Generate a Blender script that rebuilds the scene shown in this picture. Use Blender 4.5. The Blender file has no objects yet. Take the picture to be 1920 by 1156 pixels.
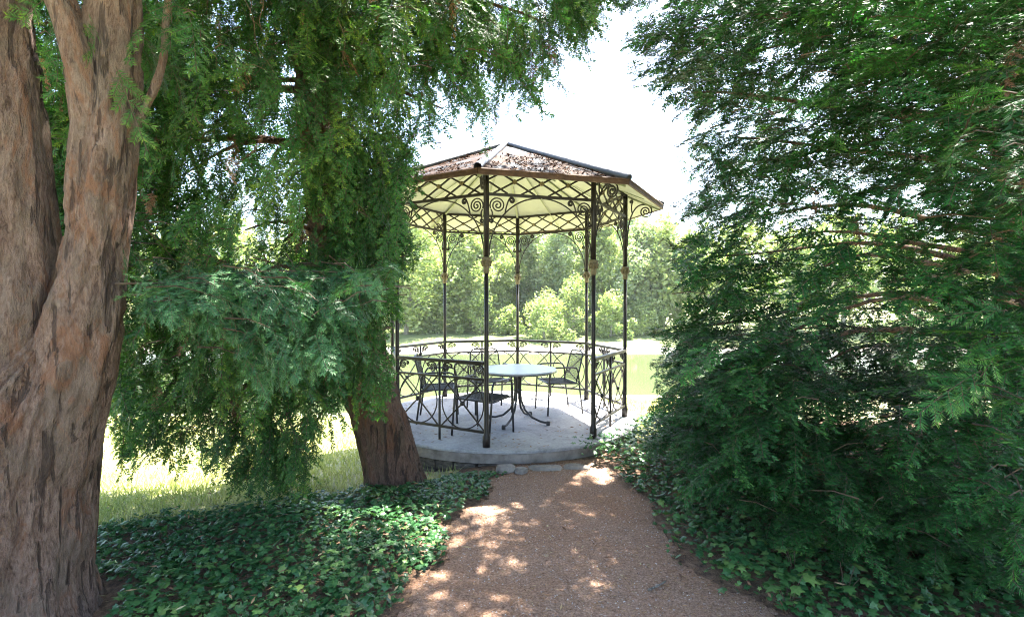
import bpy, bmesh, math, random
import numpy as np
from mathutils import Vector, Matrix

rng = np.random.default_rng(11)
random.seed(5)
R = math.radians
PI = math.pi
scene = bpy.context.scene
C = scene.collection

# ------------------------------------------------------------------ camera
F, U0, V0, EYE = 943.0, 960.0, 566.0, 1.566          # focal length and horizon of the 1920 px picture, eye height over the pavilion floor
cam_d = bpy.data.cameras.new('camera')
cam = bpy.data.objects.new('camera', cam_d); C.objects.link(cam)
cam.location = (0, 0, EYE)
cam.rotation_euler = (R(90 - 0.73), 0, 0)
cam_d.sensor_width = 36; cam_d.lens = F / 1920 * 36
cam_d.clip_start = 0.05; cam_d.clip_end = 3000
scene.camera = cam

# ------------------------------------------------------------------ sky and sun
SUN = Vector((0.32, 0.35, 1.0)).normalized()
world = bpy.data.worlds.new('World'); scene.world = world; world.use_nodes = True
wn = world.node_tree; wn.nodes.clear()
sky = wn.nodes.new('ShaderNodeTexSky'); sky.sky_type = 'NISHITA'; sky.sun_disc = False
sky.sun_elevation = math.asin(SUN.z); sky.sun_rotation = math.atan2(SUN.x, SUN.y)
sky.air_density = 1.0; sky.dust_density = 2.5; sky.ozone_density = 1.0
bg = wn.nodes.new('ShaderNodeBackground'); bg.inputs['Strength'].default_value = 0.115
wo = wn.nodes.new('ShaderNodeOutputWorld')
wn.links.new(sky.outputs[0], bg.inputs[0]); wn.links.new(bg.outputs[0], wo.inputs[0])
sl = bpy.data.lights.new('sun', 'SUN'); sl.energy = 5.0; sl.angle = R(0.53); sl.color = (1, 0.95, 0.86)
sun = bpy.data.objects.new('sun', sl); C.objects.link(sun)
sun.rotation_euler = SUN.to_track_quat('Z', 'Y').to_euler(); sun.location = (6, -4, 14)
vs = scene.view_settings
vs.view_transform = 'Standard'; vs.look = 'None'; vs.gamma = 1; vs.use_curve_mapping = False
vs.exposure = 3.12
scene.render.engine = 'CYCLES'
cy = scene.cycles
cy.max_bounces = 7; cy.diffuse_bounces = 4; cy.glossy_bounces = 3; cy.transmission_bounces = 4; cy.transparent_max_bounces = 4
cy.filter_width = 1.1; cy.use_denoising = True; cy.denoiser = 'OPENIMAGEDENOISE'; cy.denoising_input_passes = 'RGB_ALBEDO_NORMAL'; cy.denoising_prefilter = 'NONE'
cy.caustics_reflective = False; cy.caustics_refractive = False

# ------------------------------------------------------------------ helpers
def at(px, py, Y):
    return Vector(((px - U0) / F * Y, Y, EYE + (V0 - py) / F * Y))

def project(P):
    Y = np.maximum(P[:, 1], 1e-3)
    return U0 + F * P[:, 0] / Y, V0 - F * (P[:, 2] - EYE) / Y

def in_frame(P, m=40):
    u, v = project(P)
    return (P[:, 1] > 0.2) & (u > -m) & (u < 1920 + m) & (v > -m) & (v < 1156 + m)

def in_poly(u, v, poly):
    ins = np.zeros(len(u), bool)
    n = len(poly)
    for i in range(n):
        x1, y1 = poly[i]; x2, y2 = poly[(i + 1) % n]
        if y1 == y2: continue
        c = ((y1 > v) != (y2 > v)) & (u < (x2 - x1) * (v - y1) / (y2 - y1) + x1)
        ins ^= c
    return ins

def hash3(ix, iy, iz):
    h = (ix * 374761393 + iy * 668265263 + iz * 2147483647 + 1013904223) & 0xffffffff
    h = ((h ^ (h >> 13)) * 1274126177) & 0xffffffff
    return ((h ^ (h >> 16)) & 0xffff) / 65535.0

def vnoise(P):
    P = np.asarray(P, float); I = np.floor(P).astype(np.int64); f = P - I; f = f * f * (3 - 2 * f)
    out = 0
    for dx in (0, 1):
        for dy in (0, 1):
            for dz in (0, 1):
                w = (f[:, 0] if dx else 1 - f[:, 0]) * (f[:, 1] if dy else 1 - f[:, 1]) * (f[:, 2] if dz else 1 - f[:, 2])
                out = out + w * hash3(I[:, 0] + dx, I[:, 1] + dy, I[:, 2] + dz)
    return out            # 0..1

def fbm(P, o=3):
    P = np.asarray(P, float); s = 0; a = 0.5; t = 0
    for i in range(o):
        s = s + a * vnoise(P * 2 ** i + 17.3 * i); t += a; a *= .5
    return s / t

# ---- materials
def mat(name):
    m = bpy.data.materials.new(name); m.use_nodes = True
    nt = m.node_tree; b = nt.nodes['Principled BSDF']
    return m, nt, b

def N(nt, typ, **kw):
    n = nt.nodes.new(typ)
    for k, v in kw.items():
        if k in n.inputs: n.inputs[k].default_value = v
        else: setattr(n, k, v)
    return n

def ramp(nt, fac, stops):
    r = nt.nodes.new('ShaderNodeValToRGB')
    while len(r.color_ramp.elements) < len(stops): r.color_ramp.elements.new(0.5)
    for e, (p, c) in zip(r.color_ramp.elements, stops):
        e.position = p; e.color = (*c, 1)
    nt.links.new(fac, r.inputs[0])
    return r.outputs[0]

def coords(nt, scale=(1, 1, 1), kind='Object'):
    tc = nt.nodes.new('ShaderNodeTexCoord'); mp = nt.nodes.new('ShaderNodeMapping')
    mp.inputs['Scale'].default_value = scale
    nt.links.new(tc.outputs[kind], mp.inputs[0]); return mp.outputs[0]

def noise(nt, vec, scale, detail=5, rough=0.6, dist=0.0):
    n = N(nt, 'ShaderNodeTexNoise', Scale=scale, Detail=detail, Roughness=rough, Distortion=dist)
    nt.links.new(vec, n.inputs['Vector']); return n.outputs[0]

def mixc(nt, fac, a, b, typ='MIX'):
    m = nt.nodes.new('ShaderNodeMix'); m.data_type = 'RGBA'; m.blend_type = typ
    for s, i in ((fac, 0), (a, 6), (b, 7)):
        if hasattr(s, 'links'): nt.links.new(s, m.inputs[i])
        else: m.inputs[i].default_value = s if i == 0 else (*s, 1)
    return m.outputs[2]

def bump(nt, b, h, strength=0.5, dist=0.01):
    n = N(nt, 'ShaderNodeBump', Strength=strength, Distance=dist)
    nt.links.new(h, n.inputs['Height']); nt.links.new(n.outputs[0], b.inputs['Normal'])

def simple(name, stops, scale=8, rough=0.6, metallic=0, bstr=0.3, bdist=0.004, stretch=(1, 1, 1), detail=6, kind='Object'):
    m, nt, b = mat(name)
    v = coords(nt, stretch, kind); n = noise(nt, v, scale, detail)
    nt.links.new(ramp(nt, n, stops), b.inputs['Base Color'])
    b.inputs['Roughness'].default_value = rough; b.inputs['Metallic'].default_value = metallic
    n2 = noise(nt, v, scale * 5, 4)
    bump(nt, b, n2, bstr, bdist)
    return m

def leafy(name, rampstops, transl=0.35, rough=0.45, spec=0.5, tcol=(1.3, 1.5, 0.7)):
    """needles and leaves: colour from the 'tint' attribute (own colour of each spray), thin enough to let light through"""
    m, nt, b = mat(name)
    a = nt.nodes.new('ShaderNodeAttribute'); a.attribute_name = 'tint'
    col = ramp(nt, a.outputs['Fac'], rampstops)
    nt.links.new(col, b.inputs['Base Color'])
    b.inputs['Roughness'].default_value = rough; b.inputs['Specular IOR Level'].default_value = spec
    t = nt.nodes.new('ShaderNodeBsdfTranslucent')
    nt.links.new(mixc(nt, 1.0, col, tcol, 'MULTIPLY'), t.inputs[0])
    mx = nt.nodes.new('ShaderNodeMixShader'); mx.inputs[0].default_value = transl
    nt.links.new(b.outputs[0], mx.inputs[1]); nt.links.new(t.outputs[0], mx.inputs[2])
    nt.links.new(mx.outputs[0], nt.nodes['Material Output'].inputs[0])
    return m

M = {}
M['iron'] = simple('painted_iron', [(0.3, (.010, .008, .007)), (.6, (.020, .014, .011)), (.8, (.045, .024, .014))], 14, .5, 0, .2, .002)
M['capital'] = simple('worn_bronze', [(0.3, (.09, .07, .04)), (.55, (.20, .16, .09)), (.8, (.13, .13, .085))], 30, .6, 0, .4, .003)
M['zinc'], nt, b = mat('zinc_with_litter')
v = coords(nt); n1 = noise(nt, v, 4.5, 8, .72, .6); n2 = noise(nt, v, 11, 5, .6)
base = ramp(nt, n2, [(.3, (.038, .043, .052)), (.7, (.085, .092, .105))])
lit = ramp(nt, n2, [(.3, (.022, .011, .006)), (.7, (.075, .038, .020))])
msk = ramp(nt, n1, [(.455, (0, 0, 0)), (.51, (1, 1, 1))])
nt.links.new(mixc(nt, msk, base, lit), b.inputs['Base Color']); b.inputs['Roughness'].default_value = .75; b.inputs['Specular IOR Level'].default_value = .12
bump(nt, b, msk, .5, .01)
M['ridge'] = simple('zinc_roll', [(.3, (.05, .056, .066)), (.6, (.10, .108, .122)), (.85, (.035, .03, .026))], 6, .45, .2, .2, .003)
M['eave'] = simple('rusty_gutter', [(.3, (.045, .022, .015)), (.55, (.10, .05, .03)), (.8, (.16, .10, .07))], 10, .75, 0, .6, .006)
M['ceiling'] = simple('pale_green_boards', [(.25, (.34, .36, .31)), (.6, (.40, .415, .36)), (.85, (.30, .315, .26))], 2.2, .6, 0, .15, .003)
M['ceilrib'] = simple('grey_green_rib', [(.3, (.24, .27, .18)), (.7, (.34, .37, .25))], 6, .6)
M['table'] = simple('table_top_laminate', [(.3, (.42, .45, .50)), (.7, (.52, .54, .58))], 40, .28, 0, .05, .001)
M['chair'] = simple('dark_chair_metal', [(.3, (.018, .018, .02)), (.7, (.04, .04, .043))], 20, .38, 0, .1, .001)

# concrete slab with stains
M['slab'], nt, b = mat('weathered_concrete')
v = coords(nt); n1 = noise(nt, v, 1.7, 8, .7, .4); n2 = noise(nt, v, 30, 4)
c1 = ramp(nt, n1, [(.32, (.13, .13, .13)), (.46, (.30, .30, .31)), (.60, (.42, .42, .42)), (.75, (.56, .55, .53))])
nt.links.new(mixc(nt, .35, c1, ramp(nt, n2, [(.3, (.16, .15, .15)), (.7, (.5, .5, .5))]), 'MIX'), b.inputs['Base Color'])
b.inputs['Roughness'].default_value = .8; bump(nt, b, n2, .35, .006)
M['rim'] = simple('brownish_concrete', [(.25, (.10, .085, .07)), (.45, (.22, .19, .165)), (.65, (.32, .285, .25)), (.8, (.15, .145, .10))], 7, .9, 0, .7, .012)  # vertical slab face, browner and darker than the slab top
M['wallstone'] = simple('mossy_rubble', [(.25, (.05, .045, .035)), (.45, (.13, .11, .09)), (.62, (.20, .17, .14)), (.8, (.10, .12, .06))], 5, .9, 0, .9, .02)
M['mortar'] = simple('dark_mortar', [(.3, (.04, .035, .03)), (.7, (.10, .09, .075))], 18, .95, 0, .8, .02)
M['stone'] = simple('path_stone', [(.25, (.12, .10, .09)), (.5, (.26, .23, .20)), (.75, (.38, .34, .30))], 9, .9, 0, .8, .02)

# path: trodden earth, red-brown needles, grit
M['path'], nt, b = mat('needle_strewn_gravel')
v = coords(nt); big = noise(nt, v, 1.3, 5, .6, .3); fine = noise(nt, v, 70, 6, .75); grit = N(nt, 'ShaderNodeTexVoronoi', Scale=95.0)
nt.links.new(v, grit.inputs['Vector'])
cA = ramp(nt, fine, [(.30, (.055, .035, .025)), (.43, (.215, .132, .088)), (.55, (.33, .212, .148)), (.75, (.50, .37, .28))])
cB = ramp(nt, fine, [(.30, (.06, .030, .018)), (.48, (.27, .145, .085)), (.75, (.48, .31, .20))])
cc = mixc(nt, ramp(nt, big, [(.4, (0, 0, 0)), (.68, (1, 1, 1))]), cA, cB)
gm = ramp(nt, grit.outputs['Color'], [(.90, (0, 0, 0)), (.94, (.8, .8, .8))])
nt.links.new(mixc(nt, gm, cc, (.42, .37, .34)), b.inputs['Base Color'])
b.inputs['Roughness'].default_value = .95; bump(nt, b, fine, .9, .012)
M['soil'] = simple('leaf_litter_soil', [(.3, (.05, .030, .02)), (.5, (.17, .10, .062)), (.7, (.30, .19, .12))], 26, .95, 0, .9, .02)
M['lawn'], nt, b = mat('dry_lawn')
v = coords(nt); n1 = noise(nt, v, .8, 6, .6, .3); n2 = noise(nt, v, 24, 5, .7)
cA = ramp(nt, n1, [(.3, (.24, .26, .11)), (.5, (.40, .39, .20)), (.7, (.52, .47, .28))])
nt.links.new(mixc(nt, .5, cA, ramp(nt, n2, [(.3, (.20, .22, .08)), (.7, (.52, .49, .28))])), b.inputs['Base Color'])
b.inputs['Roughness'].default_value = .9; bump(nt, b, n2, .6, .03)
M['bank'] = simple('rough_green_bank', [(.3, (.07, .10, .03)), (.5, (.13, .17, .05)), (.75, (.24, .25, .10))], 1.4, .95, 0, .8, .2)
M['sand'] = simple('pale_gravel', [(.3, (.30, .28, .23)), (.7, (.44, .41, .36))], 1.2, .9, 0, .4, .05)
M['water'], nt, b = mat('pond_water')
v = coords(nt, (1, .35, 1)); n1 = noise(nt, v, 2.2, 4); n2 = noise(nt, v, .12, 4)
nt.links.new(ramp(nt, n2, [(.35, (.075, .10, .042)), (.65, (.125, .15, .07))]), b.inputs['Base Color'])
b.inputs['Roughness'].default_value = .09; bump(nt, b, n1, .12, .02)

def bark(name, cols, vs=(1, 1, .22)):
    m, nt, b = mat(name)
    v = coords(nt, vs); v2 = coords(nt, (1, 1, .45)); v3 = coords(nt, (1, 1, .30))
    n1 = noise(nt, v, 22, 9, .72, .8); n2 = noise(nt, v2, 5.5, 6, .65, .8); n3 = noise(nt, v3, 70, 6, .75, .5); n4 = noise(nt, v3, 9, 7, .7, 1.0); n5 = noise(nt, coords(nt, (1, 1, .10)), 20, 4, .55, .35)
    cA = ramp(nt, n1, [(.30, cols[0]), (.42, cols[1]), (.54, cols[2]), (.70, cols[3])])
    cB = ramp(nt, n3, [(.36, cols[0]), (.48, cols[2]), (.62, cols[3])])
    cc = mixc(nt, .52, cA, cB)
    cc = mixc(nt, ramp(nt, n2, [(.47, (0, 0, 0)), (.57, (.45, .45, .45))]), cc, cols[4])
    cc = mixc(nt, ramp(nt, n4, [(.52, (0, 0, 0)), (.62, (.7, .7, .7))]), cc, cols[5])
    crack = ramp(nt, n5, [(.33, (1, 1, 1)), (.39, (.9, .9, .9)), (.43, (0, 0, 0)), (.9, (0, 0, 0))])
    cc = mixc(nt, mixc(nt, 1.0, crack, (.75, .75, .75), 'MULTIPLY'), cc, cols[0])
    nt.links.new(cc, b.inputs['Base Color']); b.inputs['Roughness'].default_value = .85
    s = nt.nodes.new('ShaderNodeMath'); s.operation = 'ADD'; nt.links.new(n1, s.inputs[0]); nt.links.new(n3, s.inputs[1])
    s2 = nt.nodes.new('ShaderNodeMath'); s2.operation = 'SUBTRACT'; nt.links.new(s.outputs[0], s2.inputs[0]); nt.links.new(crack, s2.inputs[1])
    bump(nt, b, s2.outputs[0], 1.0, .05)
    return m
M['bark1'] = bark('peeling_red_bark', [(.030, .014, .009), (.15, .080, .054), (.28, .175, .130), (.45, .33, .265), (.21, .165, .125), (.29, .125, .062)])
M['bark2'] = bark('dark_red_bark', [(.02, .010, .006), (.09, .045, .028), (.17, .092, .060), (.27, .165, .115), (.11, .085, .05), (.19, .080, .036)])
M['bark3'] = bark('grey_bark', [(.16, .14, .11), (.28, .25, .21), (.38, .35, .30), (.48, .45, .40), (.30, .28, .22), (.30, .26, .2)])
M['twig'] = simple('twig_bark', [(.3, (.035, .022, .014)), (.7, (.10, .065, .04))], 30, .85)
M['needle'] = leafy('plum_yew_needles', [(0, (.015, .055, .014)), (.35, (.032, .105, .025)), (.7, (.070, .160, .032)), (1, (.17, .25, .035))], .24, .5, .22)
M['needle_teal'] = leafy('broad_yew_needles', [(0, (.014, .055, .020)), (.5, (.034, .115, .044)), (1, (.12, .26, .10))], .18, .45, .3)
M['needle_dark'] = leafy('yew_needles', [(0, (.008, .038, .010)), (.4, (.019, .088, .021)), (.75, (.043, .152, .033)), (1, (.12, .26, .055))], .18, .5, .2)
M['ivy'] = leafy('ivy_leaves', [(0, (.015, .058, .018)), (.45, (.032, .108, .034)), (.8, (.074, .170, .048)), (1, (.17, .26, .07))], .20, .36, .45)
M['far'] = leafy('sunny_leaves', [(0, (.17, .22, .10)), (.5, (.29, .34, .155)), (1, (.42, .45, .24))], .45, .5)
M['far_grey'] = leafy('silver_leaves', [(0, (.19, .24, .14)), (.5, (.31, .36, .22)), (1, (.44, .47, .32))], .45, .5)
M['grass'] = leafy('grass_blades', [(0, (.24, .29, .09)), (.5, (.42, .42, .19)), (1, (.56, .50, .28))], .3, .6)
M['litter'] = leafy('fallen_leaves', [(0, (.10, .045, .022)), (.4, (.24, .12, .06)), (.75, (.38, .25, .13)), (1, (.52, .46, .26))], .1, .7)
M['roof_litter'] = leafy('weathered_needles', [(0, (.020, .010, .005)), (.5, (.075, .034, .016)), (1, (.17, .095, .05))], .0, .9, .1)
M['pebble'] = leafy('pale_grit', [(0, (.16, .12, .10)), (.5, (.34, .29, .26)), (1, (.58, .54, .50))], .0, .8)

# ---- mesh makers
def mesh_np(name, V, T, mats, midx=None, tint=None, smooth=False):
    me = bpy.data.meshes.new(name)
    V = np.ascontiguousarray(V, np.float32); T = np.ascontiguousarray(T, np.int32)
    k = T.shape[1]
    me.vertices.add(len(V)); me.vertices.foreach_set('co', V.ravel())
    me.loops.add(T.size); me.loops.foreach_set('vertex_index', T.ravel())
    me.polygons.add(len(T)); me.polygons.foreach_set('loop_start', np.arange(0, T.size, k, dtype=np.int32))
    for m in (mats if isinstance(mats, (list, tuple)) else [mats]): me.materials.append(m)
    if midx is not None: me.polygons.foreach_set('material_index', np.ascontiguousarray(midx, np.int32))
    me.polygons.foreach_set('use_smooth', np.full(len(T), smooth, bool))
    if tint is not None:
        a = me.attributes.new('tint', 'FLOAT', 'POINT'); a.data.foreach_set('value', np.ascontiguousarray(tint, np.float32))
    me.update(calc_edges=True)
    return me

def link(name, me, parent=None):
    o = bpy.data.objects.new(name, me); C.objects.link(o)
    if parent: o.parent = parent
    return o

def tag(o, label=None, cat=None, group=None, kind=None):
    if label: o['label'] = label
    if cat: o['category'] = cat
    if group: o['group'] = group
    if kind: o['kind'] = kind
    return o

def thing(name, label, cat, loc=(0, 0, 0), rz=0, group=None):
    o = bpy.data.objects.new(name, None); C.objects.link(o)
    o.location = loc; o.rotation_euler = (0, 0, rz); o.empty_display_size = .2
    return tag(o, label, cat, group)

def copy_tree(o, parent=None):
    c = o.copy(); C.objects.link(c); c.parent = parent
    for ch in list(o.children): copy_tree(ch, c)
    return c

class MB:
    """collects quads/triangles, builds one mesh"""
    def __init__(s): s.v = []; s.f = []
    def add(s, vs, fs):
        o = len(s.v); s.v += [tuple(p) for p in vs]; s.f += [tuple(i + o for i in f) for f in fs]; return s
    def box(s, c, d, rot=None):
        vs = []
        for x in (-.5, .5):
            for y in (-.5, .5):
                for z in (-.5, .5):
                    p = Vector((x * d[0], y * d[1], z * d[2]))
                    if rot is not None: p = rot @ p
                    vs.append(p + Vector(c))
        return s.add(vs, [(0, 1, 3, 2), (4, 6, 7, 5), (0, 4, 5, 1), (2, 3, 7, 6), (0, 2, 6, 4), (1, 5, 7, 3)])
    def bar(s, a, b, w, h, up=(0, 0, 1)):
        a = Vector(a); b = Vector(b); d = b - a; L = d.length; d.normalize()
        y = Vector(up).cross(d)
        if y.length < 1e-4: y = Vector((0, 1, 0)).cross(d)
        y.normalize(); z = d.cross(y)
        return s.box((a + b) / 2, (L, w, h), Matrix((d, y, z)).transposed())
    def tube(s, pts, r, n=6, closed=False, cap=True):
        P = [Vector(p) for p in pts]; m = len(P); vs = []; prev = None
        for i, p in enumerate(P):
            if closed: t = P[(i + 1) % m] - P[i - 1]
            else: t = P[min(i + 1, m - 1)] - P[max(i - 1, 0)]
            t.normalize()
            if prev is None:
                a = Vector((0, 0, 1)) if abs(t.z) < .9 else Vector((1, 0, 0))
                x = t.cross(a).normalized()
            else:
                x = (prev - t * prev.dot(t))
                x = x.normalized() if x.length > 1e-5 else prev
            prev = x; y = t.cross(x)
            rr = r[i] if hasattr(r, '__len__') else r
            for k in range(n):
                an = 2 * PI * k / n; vs.append(p + x * (rr * math.cos(an)) + y * (rr * math.sin(an)))
        fs = []
        for i in range(m if closed else m - 1):
            j = (i + 1) % m
            for k in range(n):
                k2 = (k + 1) % n; fs.append((i * n + k, i * n + k2, j * n + k2, j * n + k))
        if cap and not closed:
            fs.append(tuple(reversed(range(n)))); fs.append(tuple((m - 1) * n + k for k in range(n)))
        return s.add(vs, fs)
    def lathe(s, prof, n=12, c=(0, 0, 0)):
        vs = []; m = len(prof)
        for r_, z in prof:
            for k in range(n):
                a = 2 * PI * k / n; vs.append((c[0] + r_ * math.cos(a), c[1] + r_ * math.sin(a), c[2] + z))
        fs = [(i * n + k, i * n + (k + 1) % n, (i + 1) * n + (k + 1) % n, (i + 1) * n + k) for i in range(m - 1) for k in range(n)]
        fs.append(tuple(reversed(range(n)))); fs.append(tuple((m - 1) * n + k for k in range(n)))
        return s.add(vs, fs)
    def mesh(s, name, m, smooth=False):
        me = bpy.data.meshes.new(name); me.from_pydata(s.v, [], s.f); me.materials.append(m)
        if smooth: me.polygons.foreach_set('use_smooth', [True] * len(me.polygons))
        me.update(); return me
    def build(s, name, m, parent=None, smooth=False):
        return link(name, s.mesh(name, m, smooth), parent)

# ------------------------------------------------------------------ terrain
GZ = -0.14                                             # level of the path, just under the pavilion floor
GC = Vector((-0.09, 7.06, 0)); GA0 = R(-96.5); GR = 1.646     # pavilion centre, angle of its front post, post circle
WATER = -3.0
def bed_lim(x): return np.interp(x, [-1.4, -.2], [-.30, .34])
def crest_d(X, Y):
    return (Y - (3.95 + .45 * (X + 3.2))) * .912
def height(X, Y):
    X = np.asarray(X, float); Y = np.asarray(Y, float)
    d = crest_d(np.clip(X, -6, 3.0), Y)
    dd = np.maximum(d + .35, 0)
    z = GZ - .175 * (np.sqrt(dd * dd + .16) - .4)
    z = np.maximum(z, -4.3)
    far = -4.3 + np.clip((Y - 38) / 9, 0, 1) * 1.55 + np.clip((Y - 51) / 5, 0, 1) * .5 + np.clip((Y - 56) / 80, 0, 1) * 3.2
    z = np.where(Y > 30, np.maximum(far, -4.3), z)
    P = np.stack([X * .6, Y * .6, X * 0], 1) if X.ndim == 1 else np.stack([X.ravel() * .6, Y.ravel() * .6, X.ravel() * 0], 1)
    nz = (fbm(P, 3) - .5).reshape(X.shape)
    z = z - .14 * np.exp(-((X + 1.0) ** 2 + (Y - 5.15) ** 2) / .16)
    z = z + nz * .10 * np.clip(d / 3, 0, 1)
    return z
def hz(x, y): return float(height(np.array([x]), np.array([y]))[0])

def sheet(name, xs, ys, m, dz=0.0, mask=None):
    X, Y = np.meshgrid(xs, ys); Z = height(X.ravel(), Y.ravel()).reshape(X.shape) + dz
    V = np.stack([X.ravel(), Y.ravel(), Z.ravel()], 1); nx = len(xs)
    i, j = np.meshgrid(np.arange(len(xs) - 1), np.arange(len(ys) - 1)); a = (j * nx + i).ravel()
    T = np.stack([a, a + 1, a + 1 + nx, a + nx], 1)
    if mask is not None:
        cx = V[T, 0].mean(1); cyy = V[T, 1].mean(1); T = T[mask(cx, cyy)]
        used = np.unique(T); remap = np.zeros(len(V), int); remap[used] = np.arange(len(used)); V = V[used]; T = remap[T]
    return link(name, mesh_np(name, V, T, m, smooth=True))

gx = np.unique(np.concatenate([np.linspace(-600, -60, 14), np.linspace(-60, -9, 26), np.linspace(-9, 9, 91), np.linspace(9, 60, 26), np.linspace(60, 600, 14)]))
gy = np.unique(np.concatenate([np.linspace(-300, -10, 10), np.linspace(-10, 1, 12), np.linspace(1, 14, 66), np.linspace(14, 70, 57), np.linspace(70, 900, 24)]))
tag(sheet('ground', gx, gy, M['lawn']), kind='structure')

# path outline in plan (left edge up, right edge down)
PL = [(-1.05, 0.2), (-.86, 1.6), (-.636, 2.73), (-.50, 3.4), (-.39, 4.08), (-.23, 4.55), (-.14, 4.95), (-.15, 5.35)]
PR = [(1.25, 5.45), (1.12, 5.12), (1.17, 4.42), (1.10, 3.7), (1.20, 3.13), (1.40, 2.73), (1.50, 1.6), (1.45, .2)]
PATH = PL + PR
def wob(x, y, a=.16):
    P = np.stack([np.asarray(x) * 4, np.asarray(y) * 4, np.zeros(len(x))], 1)
    return a * (fbm(P, 3) - .5) * 2
def on_path(x, y, grow=0.0):
    w = wob(x, y)
    cx = .35
    return in_poly(np.where(x < cx, x + w + grow, x - w - grow), y, PATH)
def is_soil(x, y):
    return (crest_d(x, y) < bed_lim(x)) & ~on_path(x, y, .04) & (y > -9)
fx = np.arange(-8, 8.01, .12); fy = np.arange(-2, 8.5, .12)
tag(sheet('leaf_litter_ground', fx, fy, M['soil'], .004, lambda x, y: (crest_d(x, y) < bed_lim(x)) & (y < 8.3)), kind='structure')
tag(sheet('path', np.arange(-1.4, 2.0, .03), np.arange(.1, 5.5, .03), M['path'], .009, lambda x, y: on_path(x, y)), kind='structure')
# gravel beach on the far shore, water
tag(sheet('gravel_shore', np.arange(-90, 91, 1.5), np.arange(43.0, 48.4, .6), M['sand'], .03), kind='structure')
tag(sheet('far_bank', np.arange(-95, 96, 2.5), np.arange(47.8, 80, 1.0), M['bank'], .05), kind='structure')
w = MB(); w.add([(-300, 9, WATER), (300, 9, WATER), (300, 49, WATER), (-300, 49, WATER)], [(0, 1, 2, 3)])
tag(w.build('pond', M['water']), kind='structure')

# ------------------------------------------------------------------ platform
plat = thing('platform', 'round grey concrete platform with rubble base under the iron pavilion', 'platform', (GC.x, GC.y, 0))
PRAD = 1.80; NS = 16
def ring(r, z, a0=R(-90), n=NS): return [(r * math.cos(a0 + 2 * PI * k / n), r * math.sin(a0 + 2 * PI * k / n), z) for k in range(n)]
pb = MB()
prof = [(PRAD - .012, 0.0), (PRAD, -.012), (PRAD, -.030), (PRAD - .02, -.034)]
vs_ = [(0, 0, 0)]; 
for r_, z in prof: vs_ += ring(r_, z, n=48)
# keep the slab slightly faceted at the front corner
fs_ = [(0, 1 + k, 1 + (k + 1) % 48) for k in range(48)]
for i in range(3):
    for k in range(48): fs_.append((1 + i * 48 + k, 1 + (i + 1) * 48 + k, 1 + (i + 1) * 48 + (k + 1) % 48, 1 + i * 48 + (k + 1) % 48))
fs_.append(tuple(1 + 3 * 48 + k for k in range(48)))
pb.add(vs_, fs_); pb.build('slab', M['slab'], plat)
rim = MB(); rim.lathe([(PRAD - .03, -.138), (PRAD - .005, -.136), (PRAD - .003, -.0345), (PRAD - .05, -.0342)], 48); rim.build('rim', M['rim'], plat)
core = MB(); core.lathe([(PRAD - .09, -1.6), (PRAD - .09, -.14)], 48); core.build('core', M['mortar'], plat)
# rubble wall below the slab: courses of single stones
stones = []
for q in range(4):
    s = MB(); n = 8
    bm = bmesh.new(); bmesh.ops.create_cube(bm, size=1)
    bmesh.ops.subdivide_edges(bm, edges=bm.edges, cuts=1, use_grid_fill=True)
    for vv in bm.verts:
        l = max(abs(vv.co.x), abs(vv.co.y), abs(vv.co.z)); c_ = sum(abs(t) > .49 for t in vv.co)
        vv.co *= 1 - .05 * (c_ - 1) + random.uniform(-.04, .04)
    me = bpy.data.meshes.new('stone'); bm.to_mesh(me); bm.free(); me.materials.append(M['wallstone']); stones.append(me)
for row in range(6):
    z = -.145 - .105 * (row + .5); a = R(150) + row * .06
    while a < R(400):
        w_ = random.uniform(.16, .30) / PRAD
        o = link('stone', stones[random.randrange(4)], plat)
        am = a + w_ / 2; rr = PRAD - .08 + random.uniform(-.012, .012)
        o.location = (rr * math.cos(am), rr * math.sin(am), z); o.rotation_euler = (0, 0, am + PI / 2)
        o.scale = (w_ * PRAD - .012, .10, .097); a += w_
# ------------------------------------------------------------------ pavilion
gz = thing('pavilion', 'octagonal wrought iron garden pavilion with hipped metal roof and scrolled brackets', 'pavilion', (GC.x, GC.y, 0), GA0)
SIDE = 2 * GR * math.sin(PI / 8); FB, FT = 2.727, 3.02
def spiral(c, r0, r1, a0, turns, n=26):
    return [(c[0] + (r0 + (r1 - r0) * t) * math.cos(a0 + turns * 2 * PI * t), c[1] + (r0 + (r1 - r0) * t) * math.sin(a0 + turns * 2 * PI * t)) for t in np.linspace(0, 1, n)]
def arcpts(p0, p1, p2, n=14):
    return [((1 - t) ** 2 * p0[0] + 2 * t * (1 - t) * p1[0] + t * t * p2[0], (1 - t) ** 2 * p0[1] + 2 * t * (1 - t) * p1[1] + t * t * p2[1]) for t in np.linspace(0, 1, n)]
# the prototypes: a post at angle 0 (local +x), a bay between angle 0 and 45 degrees
def bracket_curves(L):
    c = []
    th = np.linspace(0, PI / 2, 20)
    c.append([(.03 + (L - .03) * (1 - math.cos(t)), FB - .66 + .645 * math.sin(t)) for t in th])          # the arch
    c.append(spiral((.125, FB - .115), .088, .008, R(205), -2.4, 40))                              # big scroll
    c.append(spiral((.285, FB - .055), .034, .006, R(120), -1.9, 22) )
    c.append(arcpts((.268, FB - .026), (.235, FB - .06), (.205, FB - .215), 10))
    c.append(spiral((.052, FB - .285), .026, .005, R(90), -1.7, 18))
    c.append(arcpts((.05, FB - .16), (.085, FB - .215), (.052, FB - .259), 8))
    return c
bay_dir = Vector((math.cos(PI / 4) - 1, math.sin(PI / 4), 0)).normalized(); P0 = Vector((GR, 0, 0))
bay_rot = math.atan2(bay_dir.y, bay_dir.x)
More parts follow.
